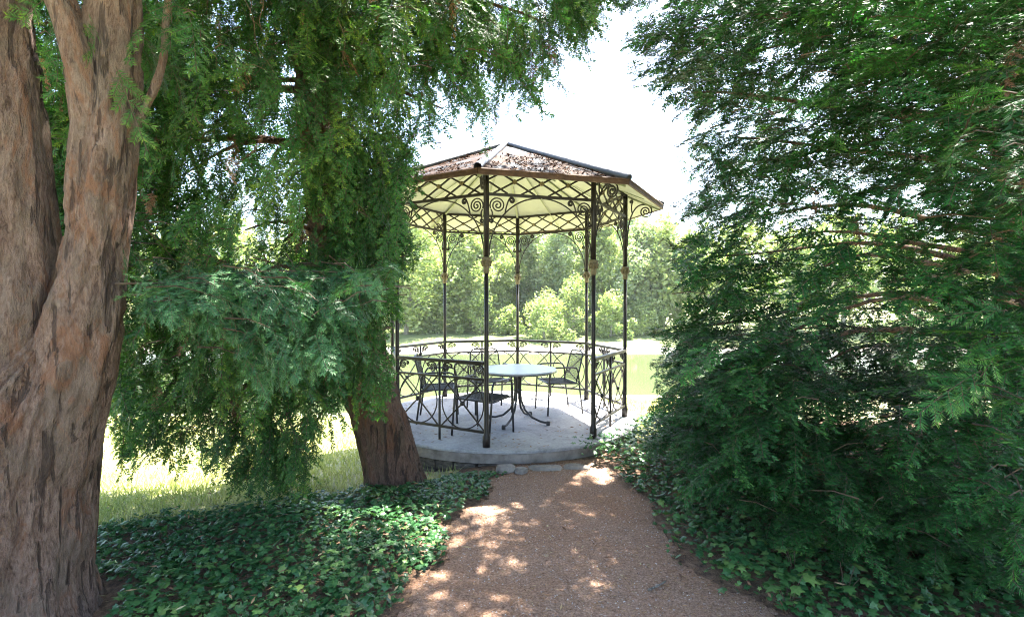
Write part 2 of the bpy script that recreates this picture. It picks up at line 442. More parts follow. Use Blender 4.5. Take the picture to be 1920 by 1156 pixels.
def bp(u, v, off=0):                                   # bay plane -> pavilion space
    n = Vector((math.cos(PI / 8), math.sin(PI / 8), 0))
    return P0 + bay_dir * u + n * off + Vector((0, 0, v))
# post
mp_ = MB(); mp_.lathe([(.042, 0), (.042, .11), (.034, .13), (.027, .16), (.025, 1.2), (.024, 1.90)], 10)
mp_.lathe([(.031, 2.04), (.031, 3.04)], 10)
post_me = mp_.mesh('post', M['iron'], True)
cm = MB(); cm.lathe([(.028, 1.875), (.036, 1.90), (.034, 1.93), (.040, 1.975), (.037, 1.99), (.052, 2.02), (.055, 2.042), (.033, 2.05)], 12)
for k in range(8):
    a = k * PI / 4; cm.tube([(.040 * math.cos(a), .040 * math.sin(a), 1.95), (.050 * math.cos(a), .050 * math.sin(a), 1.995), (.062 * math.cos(a), .062 * math.sin(a), 2.008), (.060 * math.cos(a), .060 * math.sin(a), 1.990)], [.011, .012, .009, .005], 5)
cap_me = cm.mesh('capital', M['capital'], True)
rb = MB()
for cv in [arcpts((.03, FB - .40), (.03, FB - .02), (.13, FB + .10), 14), arcpts((.09, FB + .05), (.07, FB + .15), (.10, FB + .20), 8), spiral((.08, FB + .20), .022, .005, 0, 1.6, 16),
           arcpts((.12, FB + .09), (.18, FB + .175), (.27, FB + .155), 10), spiral((.27, FB + .065), .090, .008, R(90), -2.3, 40)]:
    rb.tube([(GR + u, 0, v_) for u, v_ in cv], .0095, 5)
rbr_me = rb.mesh('eave_bracket', M['iron'], True)
# bracket pair per bay
bl = MB(); br = MB()
for cv in bracket_curves(SIDE / 2 - .01):
    bl.tube([bp(u, v_) for u, v_ in cv], .0085, 5); br.tube([bp(SIDE - u, v_) for u, v_ in cv], .0085, 5)
bl_me = bl.mesh('scroll_bracket', M['iron'], True); br_me = br.mesh('scroll_bracket', M['iron'], True)
# frieze: bars and lattice
def bar_me(name, a, b_, w_, h_): return MB().bar(a, b_, w_, h_).mesh(name, M['iron'])
ftop = bar_me('top_bar', bp(.03, FT), bp(SIDE - .03, FT), .03, .034); fbot = bar_me('bottom_bar', bp(.03, FB), bp(SIDE - .03, FB), .03, .032)
lat = []
sp = SIDE / 4; hgt = FT - FB - .03; run = 1.5 * sp
for fam in (0, 1):
    for k in range(-1, 6):
        xm = k * sp
        x0, x1 = xm - run / 2, xm + run / 2; z0, z1 = (FB + .015, FT - .015) if fam == 0 else (FT - .015, FB + .015)
        t0 = max(0, (.03 - x0) / (x1 - x0)); t1 = min(1, (SIDE - .03 - x0) / (x1 - x0))
        if t1 - t0 < .08: continue
        f = lambda t: bp(x0 + (x1 - x0) * t, z0 + (z1 - z0) * t, .006 if fam else -.006)
        lat.append(bar_me('lattice_bar', f(t0), f(t1), .012, .020))
ros = []
for k in (1, 2, 3):
    m_ = MB(); c_ = bp(k * sp, (FB + FT) / 2); n_ = Vector((math.cos(PI / 8), math.sin(PI / 8), 0))
    m_.tube([c_ - n_ * .022, c_ - n_ * .018, c_ + n_ * .018, c_ + n_ * .022], [.012, .026, .026, .012], 8); ros.append(m_.mesh('rosette', M['capital'], True))
# railing panel prototypes
TR, MR, BR = .905, .725, .155
rt = bar_me('handrail', bp(.02, TR), bp(SIDE - .02, TR), .05, .034); rm = bar_me('middle_rail', bp(.02, MR), bp(SIDE - .02, MR), .026, .024); rbm = bar_me('bottom_rail', bp(.02, BR), bp(SIDE - .02, BR), .03, .027)
bal = MB().tube([bp(SIDE / 2, 0), bp(SIDE / 2, .09), bp(SIDE / 2, TR)], .0145, 8).mesh('baluster', M['iron'], True)
rings = []; diags = []; hubs = []; scr = []
for s_ in (0, 1):
    u0 = SIDE / 2 * s_ + .02; u1 = SIDE / 2 * (s_ + 1) - .02; uc = (u0 + u1) / 2; zc = (MR + BR) / 2; rr = (MR - BR) / 2 - .004
    rings.append(MB().tube([bp(uc + rr * .99 * math.cos(a), zc + rr * math.sin(a)) for a in np.linspace(0, 2 * PI, 36, endpoint=False)], .0082, 5, True).mesh('ring', M['iron'], True))
    diags.append(MB().bar(bp(u0, BR, .006), bp(u1, MR, .006), .011, .0155).mesh('diagonal_bar', M['iron']))
    diags.append(MB().bar(bp(u0, MR, -.006), bp(u1, BR, -.006), .011, .0155).mesh('diagonal_bar', M['iron']))
    c_ = bp(uc, zc); n_ = Vector((math.cos(PI / 8), math.sin(PI / 8), 0))
    hubs.append(MB().tube([c_ - n_ * .02, c_ - n_ * .014, c_ + n_ * .014, c_ + n_ * .02], [.01, .027, .027, .01], 8).mesh('rosette', M['iron'], True))
    for sgn, ue in ((1, u0), (-1, u1)):
        for cv in [spiral((.072, TR - .075), .046, .006, R(150), 2.1, 28), ]:
            m_ = MB().tube([bp(ue + sgn * u, v_) for u, v_ in cv], .0078, 5)
            m_.tube([bp(ue + sgn * u, v_) for u, v_ in arcpts((.032, TR - .052), (.06, TR - .012), (.135, TR - .035), 10)], .0078, 5)
            m_.tube([bp(ue + sgn * u, v_) for u, v_ in spiral((.138, TR - .058), .023, .005, R(95), -1.5, 14)], .0065, 5)
            m_.tube([bp(ue + sgn * u, v_) for u, v_ in arcpts((.03, TR - .09), (.01, TR - .14), (.002, TR - .17), 6)], .0075, 5)
            scr.append(m_.mesh('scroll', M['iron'], True))
# roof prototypes (per sector, centred on angle 22.5 deg)
RE, ZE, ZA = 2.136, 2.865, 3.76
def rp(r, a, z): return Vector((r * math.cos(a), r * math.sin(a), z))
def rz_(r): return ZE + (ZA - ZE) * (1 - r / RE)
panel = MB(); n = 8
for i in range(n):
    for j in range(4):
        r0, r1 = RE * (.02 + .98 * i / n), RE * (.02 + .98 * (i + 1) / n)
        def q(r, t):
            A = rp(r, 0, rz_(r)); B_ = rp(r, PI / 4, rz_(r)); p = A.lerp(B_, t); p.z += .004 * math.sin(9 * r + 7 * t); return p
        panel.add([q(r0, j / 4), q(r1, j / 4), q(r1, (j + 1) / 4), q(r0, (j + 1) / 4)], [(0, 1, 2, 3)])
panel_me = panel.mesh('roof_panel', M['zinc'])
ceil = MB()
A0, A1, B0, B1 = rp(RE - .01, 0, ZE - .035), rp(RE - .01, PI / 4, ZE - .035), rp(.05, 0, ZA - .05), rp(.05, PI / 4, ZA - .05)
ceil.add([A0, A1, B1, B0], [(0, 1, 2, 3)])
ceil_me = ceil.mesh('ceiling_panel', M['ceiling'])
cr_me = []
for t in (.0, .5):
    a_ = A0.lerp(A1, t); b_ = B0.lerp(B1, t); d = Vector((0, 0, -.006))
    cr_me.append(MB().bar(a_ * .985 + d + Vector((0, 0, .03)), b_ + d, .03 if t == 0 else .012, .022 if t == 0 else .01).mesh('ceiling_rib', M['ceilrib']))
ev = MB(); ev.bar(rp(RE + .005, 0, ZE - .02), rp(RE + .005, PI / 4, ZE - .02), .022, .055); 
ev.tube([rp(RE + .012, 0, ZE + .004), rp(RE + .012, PI / 4, ZE + .004)], .014, 6)
ev_me = ev.mesh('eave_trim', M['eave'])
rl = MB(); rl.tube([rp(.06, 0, rz_(.06) + .022), rp(.7, 0, rz_(.7) + .018), rp(1.4, 0, rz_(1.4) + .018), rp(RE + .02, 0, rz_(RE) + .022)], [.036, .036, .038, .040], 10, cap=False)
rl.tube([rp(.06, 0, rz_(.06) + .022), rp(RE + .02, 0, rz_(RE) + .022)], [.031, .034], 10, cap=False)
roll_me = rl.mesh('ridge_roll', M['ridge'], True)
roof = bpy.data.objects.new('roof', None); C.objects.link(roof); roof.parent = gz
MB().lathe([(.10, ZA - .03), (.09, ZA + .005), (.05, ZA + .035), (.012, ZA + .05)], 12).build('apex_cap', M['ridge'], roof, True)
for k in range(8):
    a = k * PI / 4
    def put(name, me, par, ang=a):
        o = link(name, me, par); o.rotation_euler = (0, 0, ang); return o
    p = link('post', post_me, gz); p.location = (GR * math.cos(a), GR * math.sin(a), 0)
    link('capital', cap_me, p)
    put('eave_bracket', rbr_me, gz); put('scroll_bracket', bl_me, gz); put('scroll_bracket', br_me, gz)
    fr = bpy.data.objects.new('frieze', None); C.objects.link(fr); fr.parent = gz; fr.rotation_euler = (0, 0, a)
    link('top_bar', ftop, fr); link('bottom_bar', fbot, fr)
    for me in lat: link('lattice_bar', me, fr)
    for me in ros: link('rosette', me, fr)
    if k != 0:                                         # the bay between the front post and its right neighbour is the entrance
        ra = bpy.data.objects.new('railing_panel', None); C.objects.link(ra); ra.parent = gz; ra.rotation_euler = (0, 0, a)
        for nm, me in [('handrail', rt), ('middle_rail', rm), ('bottom_rail', rbm), ('baluster', bal)] + [('ring', m_) for m_ in rings] + [('diagonal_bar', m_) for m_ in diags] + [('rosette', m_) for m_ in hubs] + [('scroll', m_) for m_ in scr]:
            link(nm, me, ra)
    for nm, me in (('roof_panel', panel_me), ('ceiling_panel', ceil_me), ('eave_trim', ev_me), ('ridge_roll', roll_me), ('ceiling_rib', cr_me[0]), ('ceiling_rib', cr_me[1])):
        put(nm, me, roof)

# ------------------------------------------------------------------ table and chairs
tb = thing('round_table', 'round bistro table with pale top and four curved dark feet', 'table', (.075, 6.56, 0), R(20))
m_ = MB(); m_.lathe([(.47, .672), (.505, .676), (.507, .690), (.502, .697)], 48); m_.build('table_top', M['table'], tb)
m_ = MB(); m_.lathe([(.495, .660), (.5085, .664), (.5085, .674), (.49, .6745)], 48); m_.build('edge_band', M['chair'], tb)
for k in range(4):
    a = R(45 + 90 * k); c_, s_ = math.cos(a), math.sin(a)
    prof = [(.20, .655), (.10, .64), (.045, .58), (.035, .45), (.045, .30), (.10, .17), (.21, .075), (.33, .035), (.42, .03)]
    pts = []
    for i in range(len(prof) - 1):
        for t in (0, .5): pts.append(((prof[i][0] * (1 - t) + prof[i + 1][0] * t) * c_, (prof[i][0] * (1 - t) + prof[i + 1][0] * t) * s_, prof[i][1] * (1 - t) + prof[i + 1][1] * t))
    pts.append((prof[-1][0] * c_, prof[-1][1] * 0 + prof[-1][0] * s_, prof[-1][1]))
    lg = MB().tube(pts, .015, 8).build('leg', M['chair'], tb, True)
    MB().lathe([(.024, 0), (.026, .02), (.024, .05), (.015, .055)], 10, (.425 * c_, .425 * s_, 0)).build('foot', M['chair'], lg)
MB().lathe([(.05, .40), (.055, .415), (.05, .43)], 12).build('collar', M['chair'], tb)

def make_chair():
    t = thing('garden_chair', 'x', 'chair')
    # faces local +x ; arm loops carry the legs
    for s in (-1, 1):
        y = s * .265
        pts = [(.25, y, 0), (.235, y, .30), (.22, y, .585), (.20, y, .635), (.15, y, .655), (-.10, y, .655), (-.17, y, .645), (-.20, y, .60), (-.225, y, .35), (-.27, y, 0)]
        MB().tube(pts, .0125, 8).build('arm_and_legs', M['chair'], t, True)
    MB().tube([(-.19, -.225, .44), (-.235, -.225, .60), (-.285, -.215, .80), (-.295, -.19, .845), (-.30, -.14, .865), (-.30, .14, .865), (-.295, .19, .845), (-.285, .215, .80), (-.235, .225, .60), (-.19, .225, .44)], .011, 8).build('back_frame', M['chair'], t, True)
    MB().tube([(-.20, -.23, .425), (.19, -.23, .440), (.225, -.19, .437), (.225, .19, .437), (.19, .23, .440), (-.20, .23, .425)], .011, 8, True).build('seat_frame', M['chair'], t, True)
    for s in (-1, 1):
        MB().tube([(-.215, s * .265, .425), (.228, s * .265, .44)], .009, 6).build('side_bar', M['chair'], t, True)
    MB().tube([(.20, -.265, .43), (.20, .265, .43)], .008, 6).build('cross_bar', M['chair'], t)
    MB().tube([(-.20, -.265, .425), (-.20, .265, .425)], .008, 6).build('cross_bar', M['chair'], t)
    sm = MB(); nn = 20
    for i in range(nn):
        u = -.19 + .41 * (i + .5) / nn; sm.bar((u, -.225, .428 + .02 * u), (u, .225, .428 + .02 * u), .005, .004)
        v_ = -.22 + .44 * (i + .5) / nn; sm.bar((-.20, v_, .427), (.22, v_, .435), .005, .004)
    sm.build('seat_mesh', M['chair'], t)
    bk = MB()
    for i in range(nn):
        v_ = -.205 + .41 * (i + .5) / nn; bk.bar((-.195, v_, .45), (-.297, v_, .86), .0035, .0035)
        k = (i + .5) / nn; bk.bar((-.195 - .10 * k, -.22, .45 + .41 * k), (-.195 - .10 * k, .22, .45 + .41 * k), .0035, .0035)
    bk.build('back_mesh', M['chair'], t)
    return t
ch0 = make_chair()
for i, (x, y, ang, lab) in enumerate([(-.34, 5.98, 58, 'dark mesh garden chair nearest the entrance post, its back to the viewer'),
                                      (-.98, 6.72, 5, 'dark mesh garden chair at the far left behind the front railing'),
                                      (-.33, 7.28, -72, 'dark mesh garden chair behind the table, facing the viewer'),
                                      (.66, 7.22, 196, 'dark mesh garden chair to the right of the table, seen from its side')]):
    o = ch0 if i == 0 else copy_tree(ch0)
    o.location = (x, y, .001); o.rotation_euler = (0, 0, R(ang)); tag(o, lab, 'chair', 'chairs around the pavilion table')

# ------------------------------------------------------------------ foliage machinery
def frond_template(seed, L=.40, shoots=15, shoot_len=.12, needle=.024, step=.0085, width=.0048, droop=.35, twig_r=.0022):
    """a flat spray: an axis with side shoots, two ranks of needles on each; local x forward, y across, z up"""
    r = np.random.default_rng(seed); V = []; T = []; mi = []; tn = []
    def tri(a, b_, c_, m, tv):
        i = len(V); V.extend([a, b_, c_]); T.append((i, i + 1, i + 2)); mi.append(m); tn.extend([tv[0], tv[1], tv[2]])
    def ribbon(P, w0, m=1):
        for k in range(len(P) - 1):
            d = P[k + 1] - P[k]; s = np.array([-d[1], d[0], 0]); s = s / (np.linalg.norm(s) + 1e-9) * w0
            i = len(V); V.extend([P[k] - s, P[k] + s, P[k + 1] + s * .8, P[k + 1] - s * .8]); T.append((i, i + 1, i + 2)); T.append((i, i + 2, i + 3)); mi.extend([m, m]); tn.extend([.3] * 4)
    def needles(P0_, d, n_, ln, base_t):
        d = d / np.linalg.norm(d); side = np.cross([0, 0, 1], d); side /= np.linalg.norm(side) + 1e-9; up = np.cross(d, side)
        for k in range(n_):
            t = (k + .5) / n_; p = P0_ + d * (k * step)
            l_ = ln * (0.75 + .35 * math.sin(PI * min(t * .8 + .15, 1))) * r.uniform(.85, 1.1)
            for s in (-1, 1):
                an = r.normal(R(62), R(8)) * (1 - .35 * t)
                dv = d * math.cos(an) + side * s * math.sin(an) + up * r.normal(.12, .12); dv /= np.linalg.norm(dv)
                wv = np.cross(dv, up + r.normal(0, .3, 3)); wv = wv / np.linalg.norm(wv) * width * .5
                q = p + d * r.uniform(-.3, .3) * step
                tt = base_t - .08 + .42 * t * t + r.normal(0, .06)
                tri(q - wv + dv * l_ * .1, q + wv + dv * l_ * .1, q + dv * l_, 0, (tt - .05, tt - .05, tt + .08))
    axis = []
    for k in range(13):
        x = L * k / 12; axis.append(np.array([x, .03 * math.sin(3 * x + seed), -droop * x * x / L]))
    ribbon(axis, twig_r)
    for k in range(shoots):
        t = (k + .6) / shoots; x = L * t; s = 1 if k % 2 else -1
        p = np.array([x, .03 * math.sin(3 * x + seed), -droop * x * x / L])
        sl_ = shoot_len * (1 - .55 * t) * (.55 + .45 * min(1, t * 4)) * r.uniform(.8, 1.15)
        an = R(r.normal(48, 8)); d = np.array([math.cos(an), s * math.sin(an), -2 * droop * t * .8 - .15 + r.normal(0, .12)]); d /= np.linalg.norm(d)
        ribbon([p, p + d * sl_], twig_r * .6)
        needles(p, d, max(3, int(sl_ / step)), needle, .25)
    d = np.array([1, 0, -2 * droop]); needles(axis[-4], d, max(4, int(L * .25 / step)), needle, .45)
    return np.array(V), np.array(T), np.array(mi), np.array(tn)

TPL_MID = [frond_template(s, .42, 14, .155, .031, .0140, .0128, d) for s, d in ((1, .25), (2, .45), (3, .7), (4, .35))]
TPL_FLAT = [frond_template(s, .44, 14, .16, .031, .0140, .0130, d) for s, d in ((5, .06), (6, .14), (7, .24), (8, .34))]
TPL_NEAR = [frond_template(s, .38, 10, .17, .042, .0085, .0064, d) for s, d in ((11, .3), (12, .5), (13, .75))]
def card_template(seed, droop):
    r = np.random.default_rng(seed); V = []; T = []
    for k in range(22):
        t = (k + .5) / 22; p = np.array([.6 * t, 0, -droop * .6 * t * t]); s_ = 1 if k % 2 else -1; L_ = .24 * (1 - .5 * t); an = r.normal(.85, .15)
        d = np.array([math.cos(an), s_ * math.sin(an), -droop * t - .1 + r.normal(0, .15)]); w_ = np.array([-d[1], d[0], r.normal(0, .3)]) * .026; i = len(V)
        V += [p, p + d * L_ * .45 + w_, p + d * L_, p + d * L_ * .45 - w_]; T += [(i, i + 1, i + 2), (i, i + 2, i + 3)]
    return np.array(V), np.array(T), np.zeros(len(T), int), np.full(len(V), .35)
TPL_CARD = [card_template(51, .3), card_template(52, .55)]
TPL_BROWN = [(V_, T_, np.where(m_ == 0, 2, m_), t_ * .6) for V_, T_, m_, t_ in TPL_MID]
TPL_LOW = [frond_template(s, .60, 13, .24, .06, .036, .032, d, .003) for s, d in ((21, .25), (22, .5))]

def frames(dirs, roll):
    d = dirs / np.linalg.norm(dirs, axis=1, keepdims=True)
    up = np.tile(np.array([0, 0, 1.0]), (len(d), 1))
    y = np.cross(up, d); ny = np.linalg.norm(y, axis=1, keepdims=True); y = np.where(ny < 1e-3, np.array([[0, 1.0, 0]]), y / np.maximum(ny, 1e-6))
    z = np.cross(d, y); c_ = np.cos(roll)[:, None]; s_ = np.sin(roll)[:, None]
    return np.stack([d, y * c_ + z * s_, -y * s_ + z * c_], 2)          # columns

class Foliage:
    def __init__(s): s.V = []; s.T = []; s.mi = []; s.tn = []; s.n = 0
    def raw(s, V, T, m, tn):
        s.V.append(V); s.T.append(T + s.n); s.mi.append(np.full(len(T), m)); s.tn.append(tn); s.n += len(V)
    def put(s, tpls, P, D, roll, scale, tint):
        Rm = frames(D, roll); ch = rng.integers(0, len(tpls), len(P))
        for k, (V, T, mi, tn) in enumerate(tpls):
            w_ = np.where(ch == k)[0]
            if not len(w_): continue
            W = np.einsum('nij,vj->nvi', Rm[w_] * scale[w_][:, None, None], V) + P[w_][:, None, :]
            nT = (T[None] + (np.arange(len(w_)) * len(V))[:, None, None]).reshape(-1, 3) + s.n
            s.V.append(W.reshape(-1, 3)); s.T.append(nT); s.mi.append(np.tile(mi, len(w_)))
            s.tn.append(np.clip(tn[None] + tint[w_][:, None], 0, 1).ravel()); s.n += len(V) * len(w_)
    def strand(s, P, r):
        """thin three-sided twig through points"""
        P = np.asarray(P, float); V = []; T = []
        for i, p in enumerate(P):
            t = P[min(i + 1, len(P) - 1)] - P[max(i - 1, 0)]; t = t / (np.linalg.norm(t) + 1e-9)
            a = np.cross(t, [.3, .5, .81]); a /= np.linalg.norm(a); b_ = np.cross(t, a); rr = r * (1 - .6 * i / max(1, len(P) - 1))
            for k in range(3): V.append(p + rr * (a * math.cos(2.094 * k) + b_ * math.sin(2.094 * k)))
            if i:
                for k in range(3):
                    q = (i - 1) * 3; k2 = (k + 1) % 3; T += [(q + k, q + k2, q + 3 + k2), (q + k, q + 3 + k2, q + 3 + k)]
        s.raw(np.array(V), np.array(T), 1, np.full(len(V), .3))
    def build(s, name, mats, parent):
        V = np.concatenate(s.V); T = np.concatenate(s.T)
        o = link(name, mesh_np(name, V, T, mats, np.concatenate(s.mi), np.concatenate(s.tn)), parent)
        o['kind'] = 'stuff'; print('FOLIAGE', name, len(T)); return o

LEFT = [(-200, -60), (1185, -60), (1165, 5), (1135, 50), (1105, 95), (1062, 70), (1050, 125), (1020, 165), (985, 190), (945, 195), (925, 240), (905, 245), (893, 215), (865, 185), (845, 225), (822, 195), (800, 235), (802, 290), (770, 322),
        (755, 345), (750, 380), (775, 420), (812, 462), (795, 485), (765, 500), (735, 515), (738, 600), (722, 640), (718, 665), (740, 700), (752, 770), (722, 800), (690, 780), (660, 750), (640, 755), (635, 785), (600, 795), (585, 865), (590, 920), (540, 935),
        (470, 930), (405, 925), (395, 895), (330, 870), (290, 840), (250, 858), (205, 868), (185, 830), (160, 600), (-200, 600)]
RIGHT = [(1120, -60), (1135, 5), (1155, 55), (1150, 80), (1182, 110), (1172, 170), (1215, 182), (1255, 210), (1288, 255), (1266, 300), (1298, 340), (1262, 385), (1295, 430), (1235, 455), (1250, 490), (1295, 560), (1282, 588), (1218, 605), (1250, 650), (1200, 680),
         (1238, 720), (1202, 760), (1225, 805), (1190, 825), (1262, 875), (1245, 915), (1340, 950), (1455, 1000), (1560, 1050), (1650, 1085), (1780, 1115), (2050, 1140), (2050, -60)]
FRONT = [(182, 475), (215, 458), (300, 455), (420, 492), (560, 500), (660, 488), (770, 470), (790, 492), (735, 530), (690, 600), (650, 650), (610, 725), (530, 745), (470, 700), (420, 620), (330, 590), (250, 570), (195, 535)]

def keep(P, polys):
    """outside the picture everything may grow, inside only where the tree's outline is"""
    u, v = project(P); fr = in_frame(P, 30); ok = ~fr
    for p in polys: ok |= fr & in_poly(u, v, p)
    return ok

def sample_ellipsoid(n, c, r, shell=.35):
    d = rng.normal(size=(n, 3)); d /= np.linalg.norm(d, axis=1, keepdims=True)
    q = rng.uniform(shell ** 3, 1, n) ** (1 / 3)
    return np.array(c) + d * q[:, None] * np.array(r)

def sample_px(n, poly, y0, y1):
    p = np.array(poly); lo = p.min(0); hi = p.max(0); out = []
    while sum(map(len, out)) < n:
        u = rng.uniform(lo[0], hi[0], n * 2); v = rng.uniform(lo[1], hi[1], n * 2); k = in_poly(u, v, poly); out.append(np.stack([u[k], v[k]], 1))
    q = np.concatenate(out)[:n]; Y = rng.uniform(y0, y1, n) if np.isscalar(y0) else None
    return np.stack([(q[:, 0] - U0) / F * Y, Y, EYE + (V0 - q[:, 1]) / F * Y], 1)

def orient(P, axis, pitch=(-45, -5), yaw=50):
    """outwards from the trunk, drooping"""
    d = P - axis; d[:, 2] = 0; a = np.arctan2(d[:, 1], d[:, 0]) + np.radians(rng.normal(0, yaw, len(P)))
    p = np.radians(rng.uniform(*pitch, len(P)))
    return np.stack([np.cos(a) * np.cos(p), np.sin(a) * np.cos(p), np.sin(p)], 1)

def grow(fol, P, axis, polys, tpls, sc=(.75, 1.25), pitch=(-50, 0), yaw=50, tint=0.0, twigs=.5, clump=1.1, thr=.36, gapnoise=True, roll=30, outside=False):
    if gapnoise:
        P = P[fbm(P * clump + 3.1, 2) > thr]
    P = P[height(P[:, 0], P[:, 1]) + .02 < P[:, 2]]
    D = orient(P, axis, pitch, yaw); s = rng.uniform(*sc, len(P)); L = tpls[0][0][:, 0].max()
    tip = P + D * (s * L)[:, None]; mid = P + D * (s * L * .5)[:, None]
    ok = keep(P, polys) & keep(tip, polys) & keep(mid, polys) & (np.linalg.norm(tip - np.array([0, 0, EYE]), axis=1) > 1.25) & (np.linalg.norm(P - np.array([0, 0, EYE]), axis=1) > 1.3)
    ok &= tip[:, 2] > height(tip[:, 0], tip[:, 1])
    if outside:
        hgt_ = P[:, 2] + .4; sx = P[:, 0] - SUN.x / SUN.z * hgt_; sy = P[:, 1] - SUN.y / SUN.z * hgt_
        ok &= ~((sx < -.9) & (crest_d(sx, sy) > bed_lim(sx) - .25))  # unseen crown sprays dropped where they would shade the lawn
    if outside: ok &= ~(in_frame(P, 150) | in_frame(tip, 150) | in_frame(mid, 150))
    P, D, s = P[ok], D[ok], s[ok]
    tn = (fbm(P * 1.7, 2) - .5) * .7 + rng.normal(0, .17, len(P)) + tint
    fol.put(tpls, P, D, np.radians(rng.normal(0, roll, len(P))), s, tn)
    for i in np.where(rng.random(len(P)) < twigs)[0]:
        b_ = -D[i] * np.array([1, 1, .2]); b_ = b_ / np.linalg.norm(b_) * rng.uniform(.12, .28)
        fol.strand([P[i] + b_ + [0, 0, .02], P[i] + b_ * .5 + [0, 0, .03], P[i]], .005)
    return P

def limb(a, b_, sag=.15, n=10, jit=.05):
    a = Vector(a); b_ = Vector(b_); L = (b_ - a).length; out = []
    ph = random.uniform(0, 6)
    for i in range(n + 1):
        t = i / n; p = a.lerp(b_, t); p.z += sag * L * 4 * t * (1 - t) * .5
        p += Vector((math.sin(5 * t + ph), math.cos(4 * t + ph * 2), math.sin(7 * t + ph))) * jit * L * t * .4
        out.append(p)
    return out

def stem_mesh(name, sec, m, nseg=72, step=.022, plate=.012, flute=.05, seed=0, k_fl=5):
    """trunk from sections (x, y, z, r): spline, fluted, with shaggy bark plates standing proud"""
    S = np.array(sec, float); t = np.zeros(len(S)); t[1:] = np.cumsum(np.linalg.norm(np.diff(S[:, :3], axis=0), axis=1)); Lt = t[-1]
    q = np.arange(0, Lt + step, step); q = np.clip(q, 0, Lt)
    def spl(col):
        mth = np.gradient(S[:, col], t); i = np.clip(np.searchsorted(t, q, side='right') - 1, 0, len(t) - 2); h = t[i + 1] - t[i]; w_ = (q - t[i]) / h
        return (2 * w_ ** 3 - 3 * w_ ** 2 + 1) * S[i, col] + (w_ ** 3 - 2 * w_ ** 2 + w_) * h * mth[i] + (-2 * w_ ** 3 + 3 * w_ ** 2) * S[i + 1, col] + (w_ ** 3 - w_ ** 2) * h * mth[i + 1]
    X, Y, Z, Rr = spl(0), spl(1), spl(2), spl(3)
    a = np.linspace(0, 2 * PI, nseg, endpoint=False); A, Qi = np.meshgrid(a, np.arange(len(q)))
    ca, sa = np.cos(A), np.sin(A); rad = Rr[Qi]; zz = q[Qi]
    P1 = np.stack([ca.ravel() * 1.4 + seed, sa.ravel() * 1.4, zz.ravel() * .8], 1)
    fl = (fbm(P1 * 1.2, 2) - .5).reshape(A.shape) * 2 * flute + flute * .5 * np.cos(k_fl * A + zz * .7 + seed)
    s_ = rad.mean() * 9
    P2 = np.stack([ca.ravel() * s_ * 2.2 + seed, sa.ravel() * s_ * 2.2, zz.ravel() * 3.2], 1)
    n1 = fbm(P2, 3).reshape(A.shape); pl = np.clip((n1 - .44) / .035, 0, 1) + np.clip((n1 - .56) / .03, 0, 1)
    P3 = np.stack([ca.ravel() * s_ * 6 + seed, sa.ravel() * s_ * 6, zz.ravel() * 9], 1)
    n2 = fbm(P3, 2).reshape(A.shape) - .5
    r_ = rad * (1 + fl) + plate * pl + plate * .9 * n2
    V = np.stack([(X[Qi] + r_ * ca).ravel(), (Y[Qi] + r_ * sa).ravel(), Z[Qi].ravel()], 1)
    i, j = np.meshgrid(np.arange(nseg), np.arange(len(q) - 1)); b_ = j * nseg; k2 = (i + 1) % nseg
    T = np.stack([(b_ + i).ravel(), (b_ + k2).ravel(), (b_ + nseg + k2).ravel(), (b_ + nseg + i).ravel()], 1)
    return mesh_np(name, V, T, m, smooth=True)

# ------------------------------------------------------------------ tree one: big double-stemmed yew at the left
def sec(px, py, Y, rpx): p = at(px, py, Y); return (p.x, p.y, p.z, rpx / F * Y)
t1 = thing('yew_tree', 'large yew with two thick peeling reddish stems at the left edge', 'tree', (0, 0, 0))
D1 = 2.62
K = .78
def sec1(px, py, Y, r): return sec(px, py, Y, r * K)
link('trunk', stem_mesh('trunk', [sec(8, 1235, D1, 165), sec(6, 1150, D1, 128), sec(8, 1000, D1, 121), sec(18, 880, D1, 118), sec(38, 790, D1, 108), sec(66, 720, D1, 80), sec(94, 660, D1, 44), sec(106, 615, D1, 14)], M['bark1'], 150, .015, .016, .05, 1.0), t1)
link('stem', stem_mesh('stem', [sec1(10, 1010, D1 - .02, 80), sec1(-6, 880, D1 - .02, 106), sec1(-4, 760, D1 - .02, 112), sec1(10, 640, D1 - .02, 102), sec1(24, 520, D1, 84), sec1(24, 380, D1, 70), sec1(12, 220, D1, 67), sec1(0, 60, D1, 64), sec(-8, -150, D1 + .1, 48), sec(-25, -500, D1 + .3, 40), sec(-40, -900, D1 + .4, 30)], M['bark1'], 90, .018, .015, .05, 4.0, 4), t1)
link('stem', stem_mesh('stem', [sec1(40, 1010, D1 + .02, 78), sec1(74, 880, D1 + .02, 98), sec1(102, 780, D1 + .02, 95), sec1(132, 690, D1 + .03, 82), sec1(157, 600, D1 + .03, 69), sec1(174, 500, D1 + .03, 58), sec1(187, 400, D1 + .03, 57), sec1(197, 300, D1 + .03, 55), sec1(207, 200, D1 + .05, 53), sec1(214, 80, D1 + .08, 50), sec1(220, -80, D1 + .1, 48), sec(228, -400, D1 + .2, 30), sec(250, -800, D1 + .3, 22)], M['bark1'], 84, .018, .014, .07, 7.0, 3), t1)
link('branch', stem_mesh('branch', [sec(182, 270, D1 + .02, 30), sec(172, 210, D1 - .02, 29), sec(160, 140, D1 - .04, 27), sec(138, 60, D1 - .06, 25), sec(112, -20, D1 - .06, 24), sec(80, -150, D1 - .06, 20), sec(40, -330, D1, 12)], M['bark1'], 40, .02, .006, .08, 9.0, 3), t1)
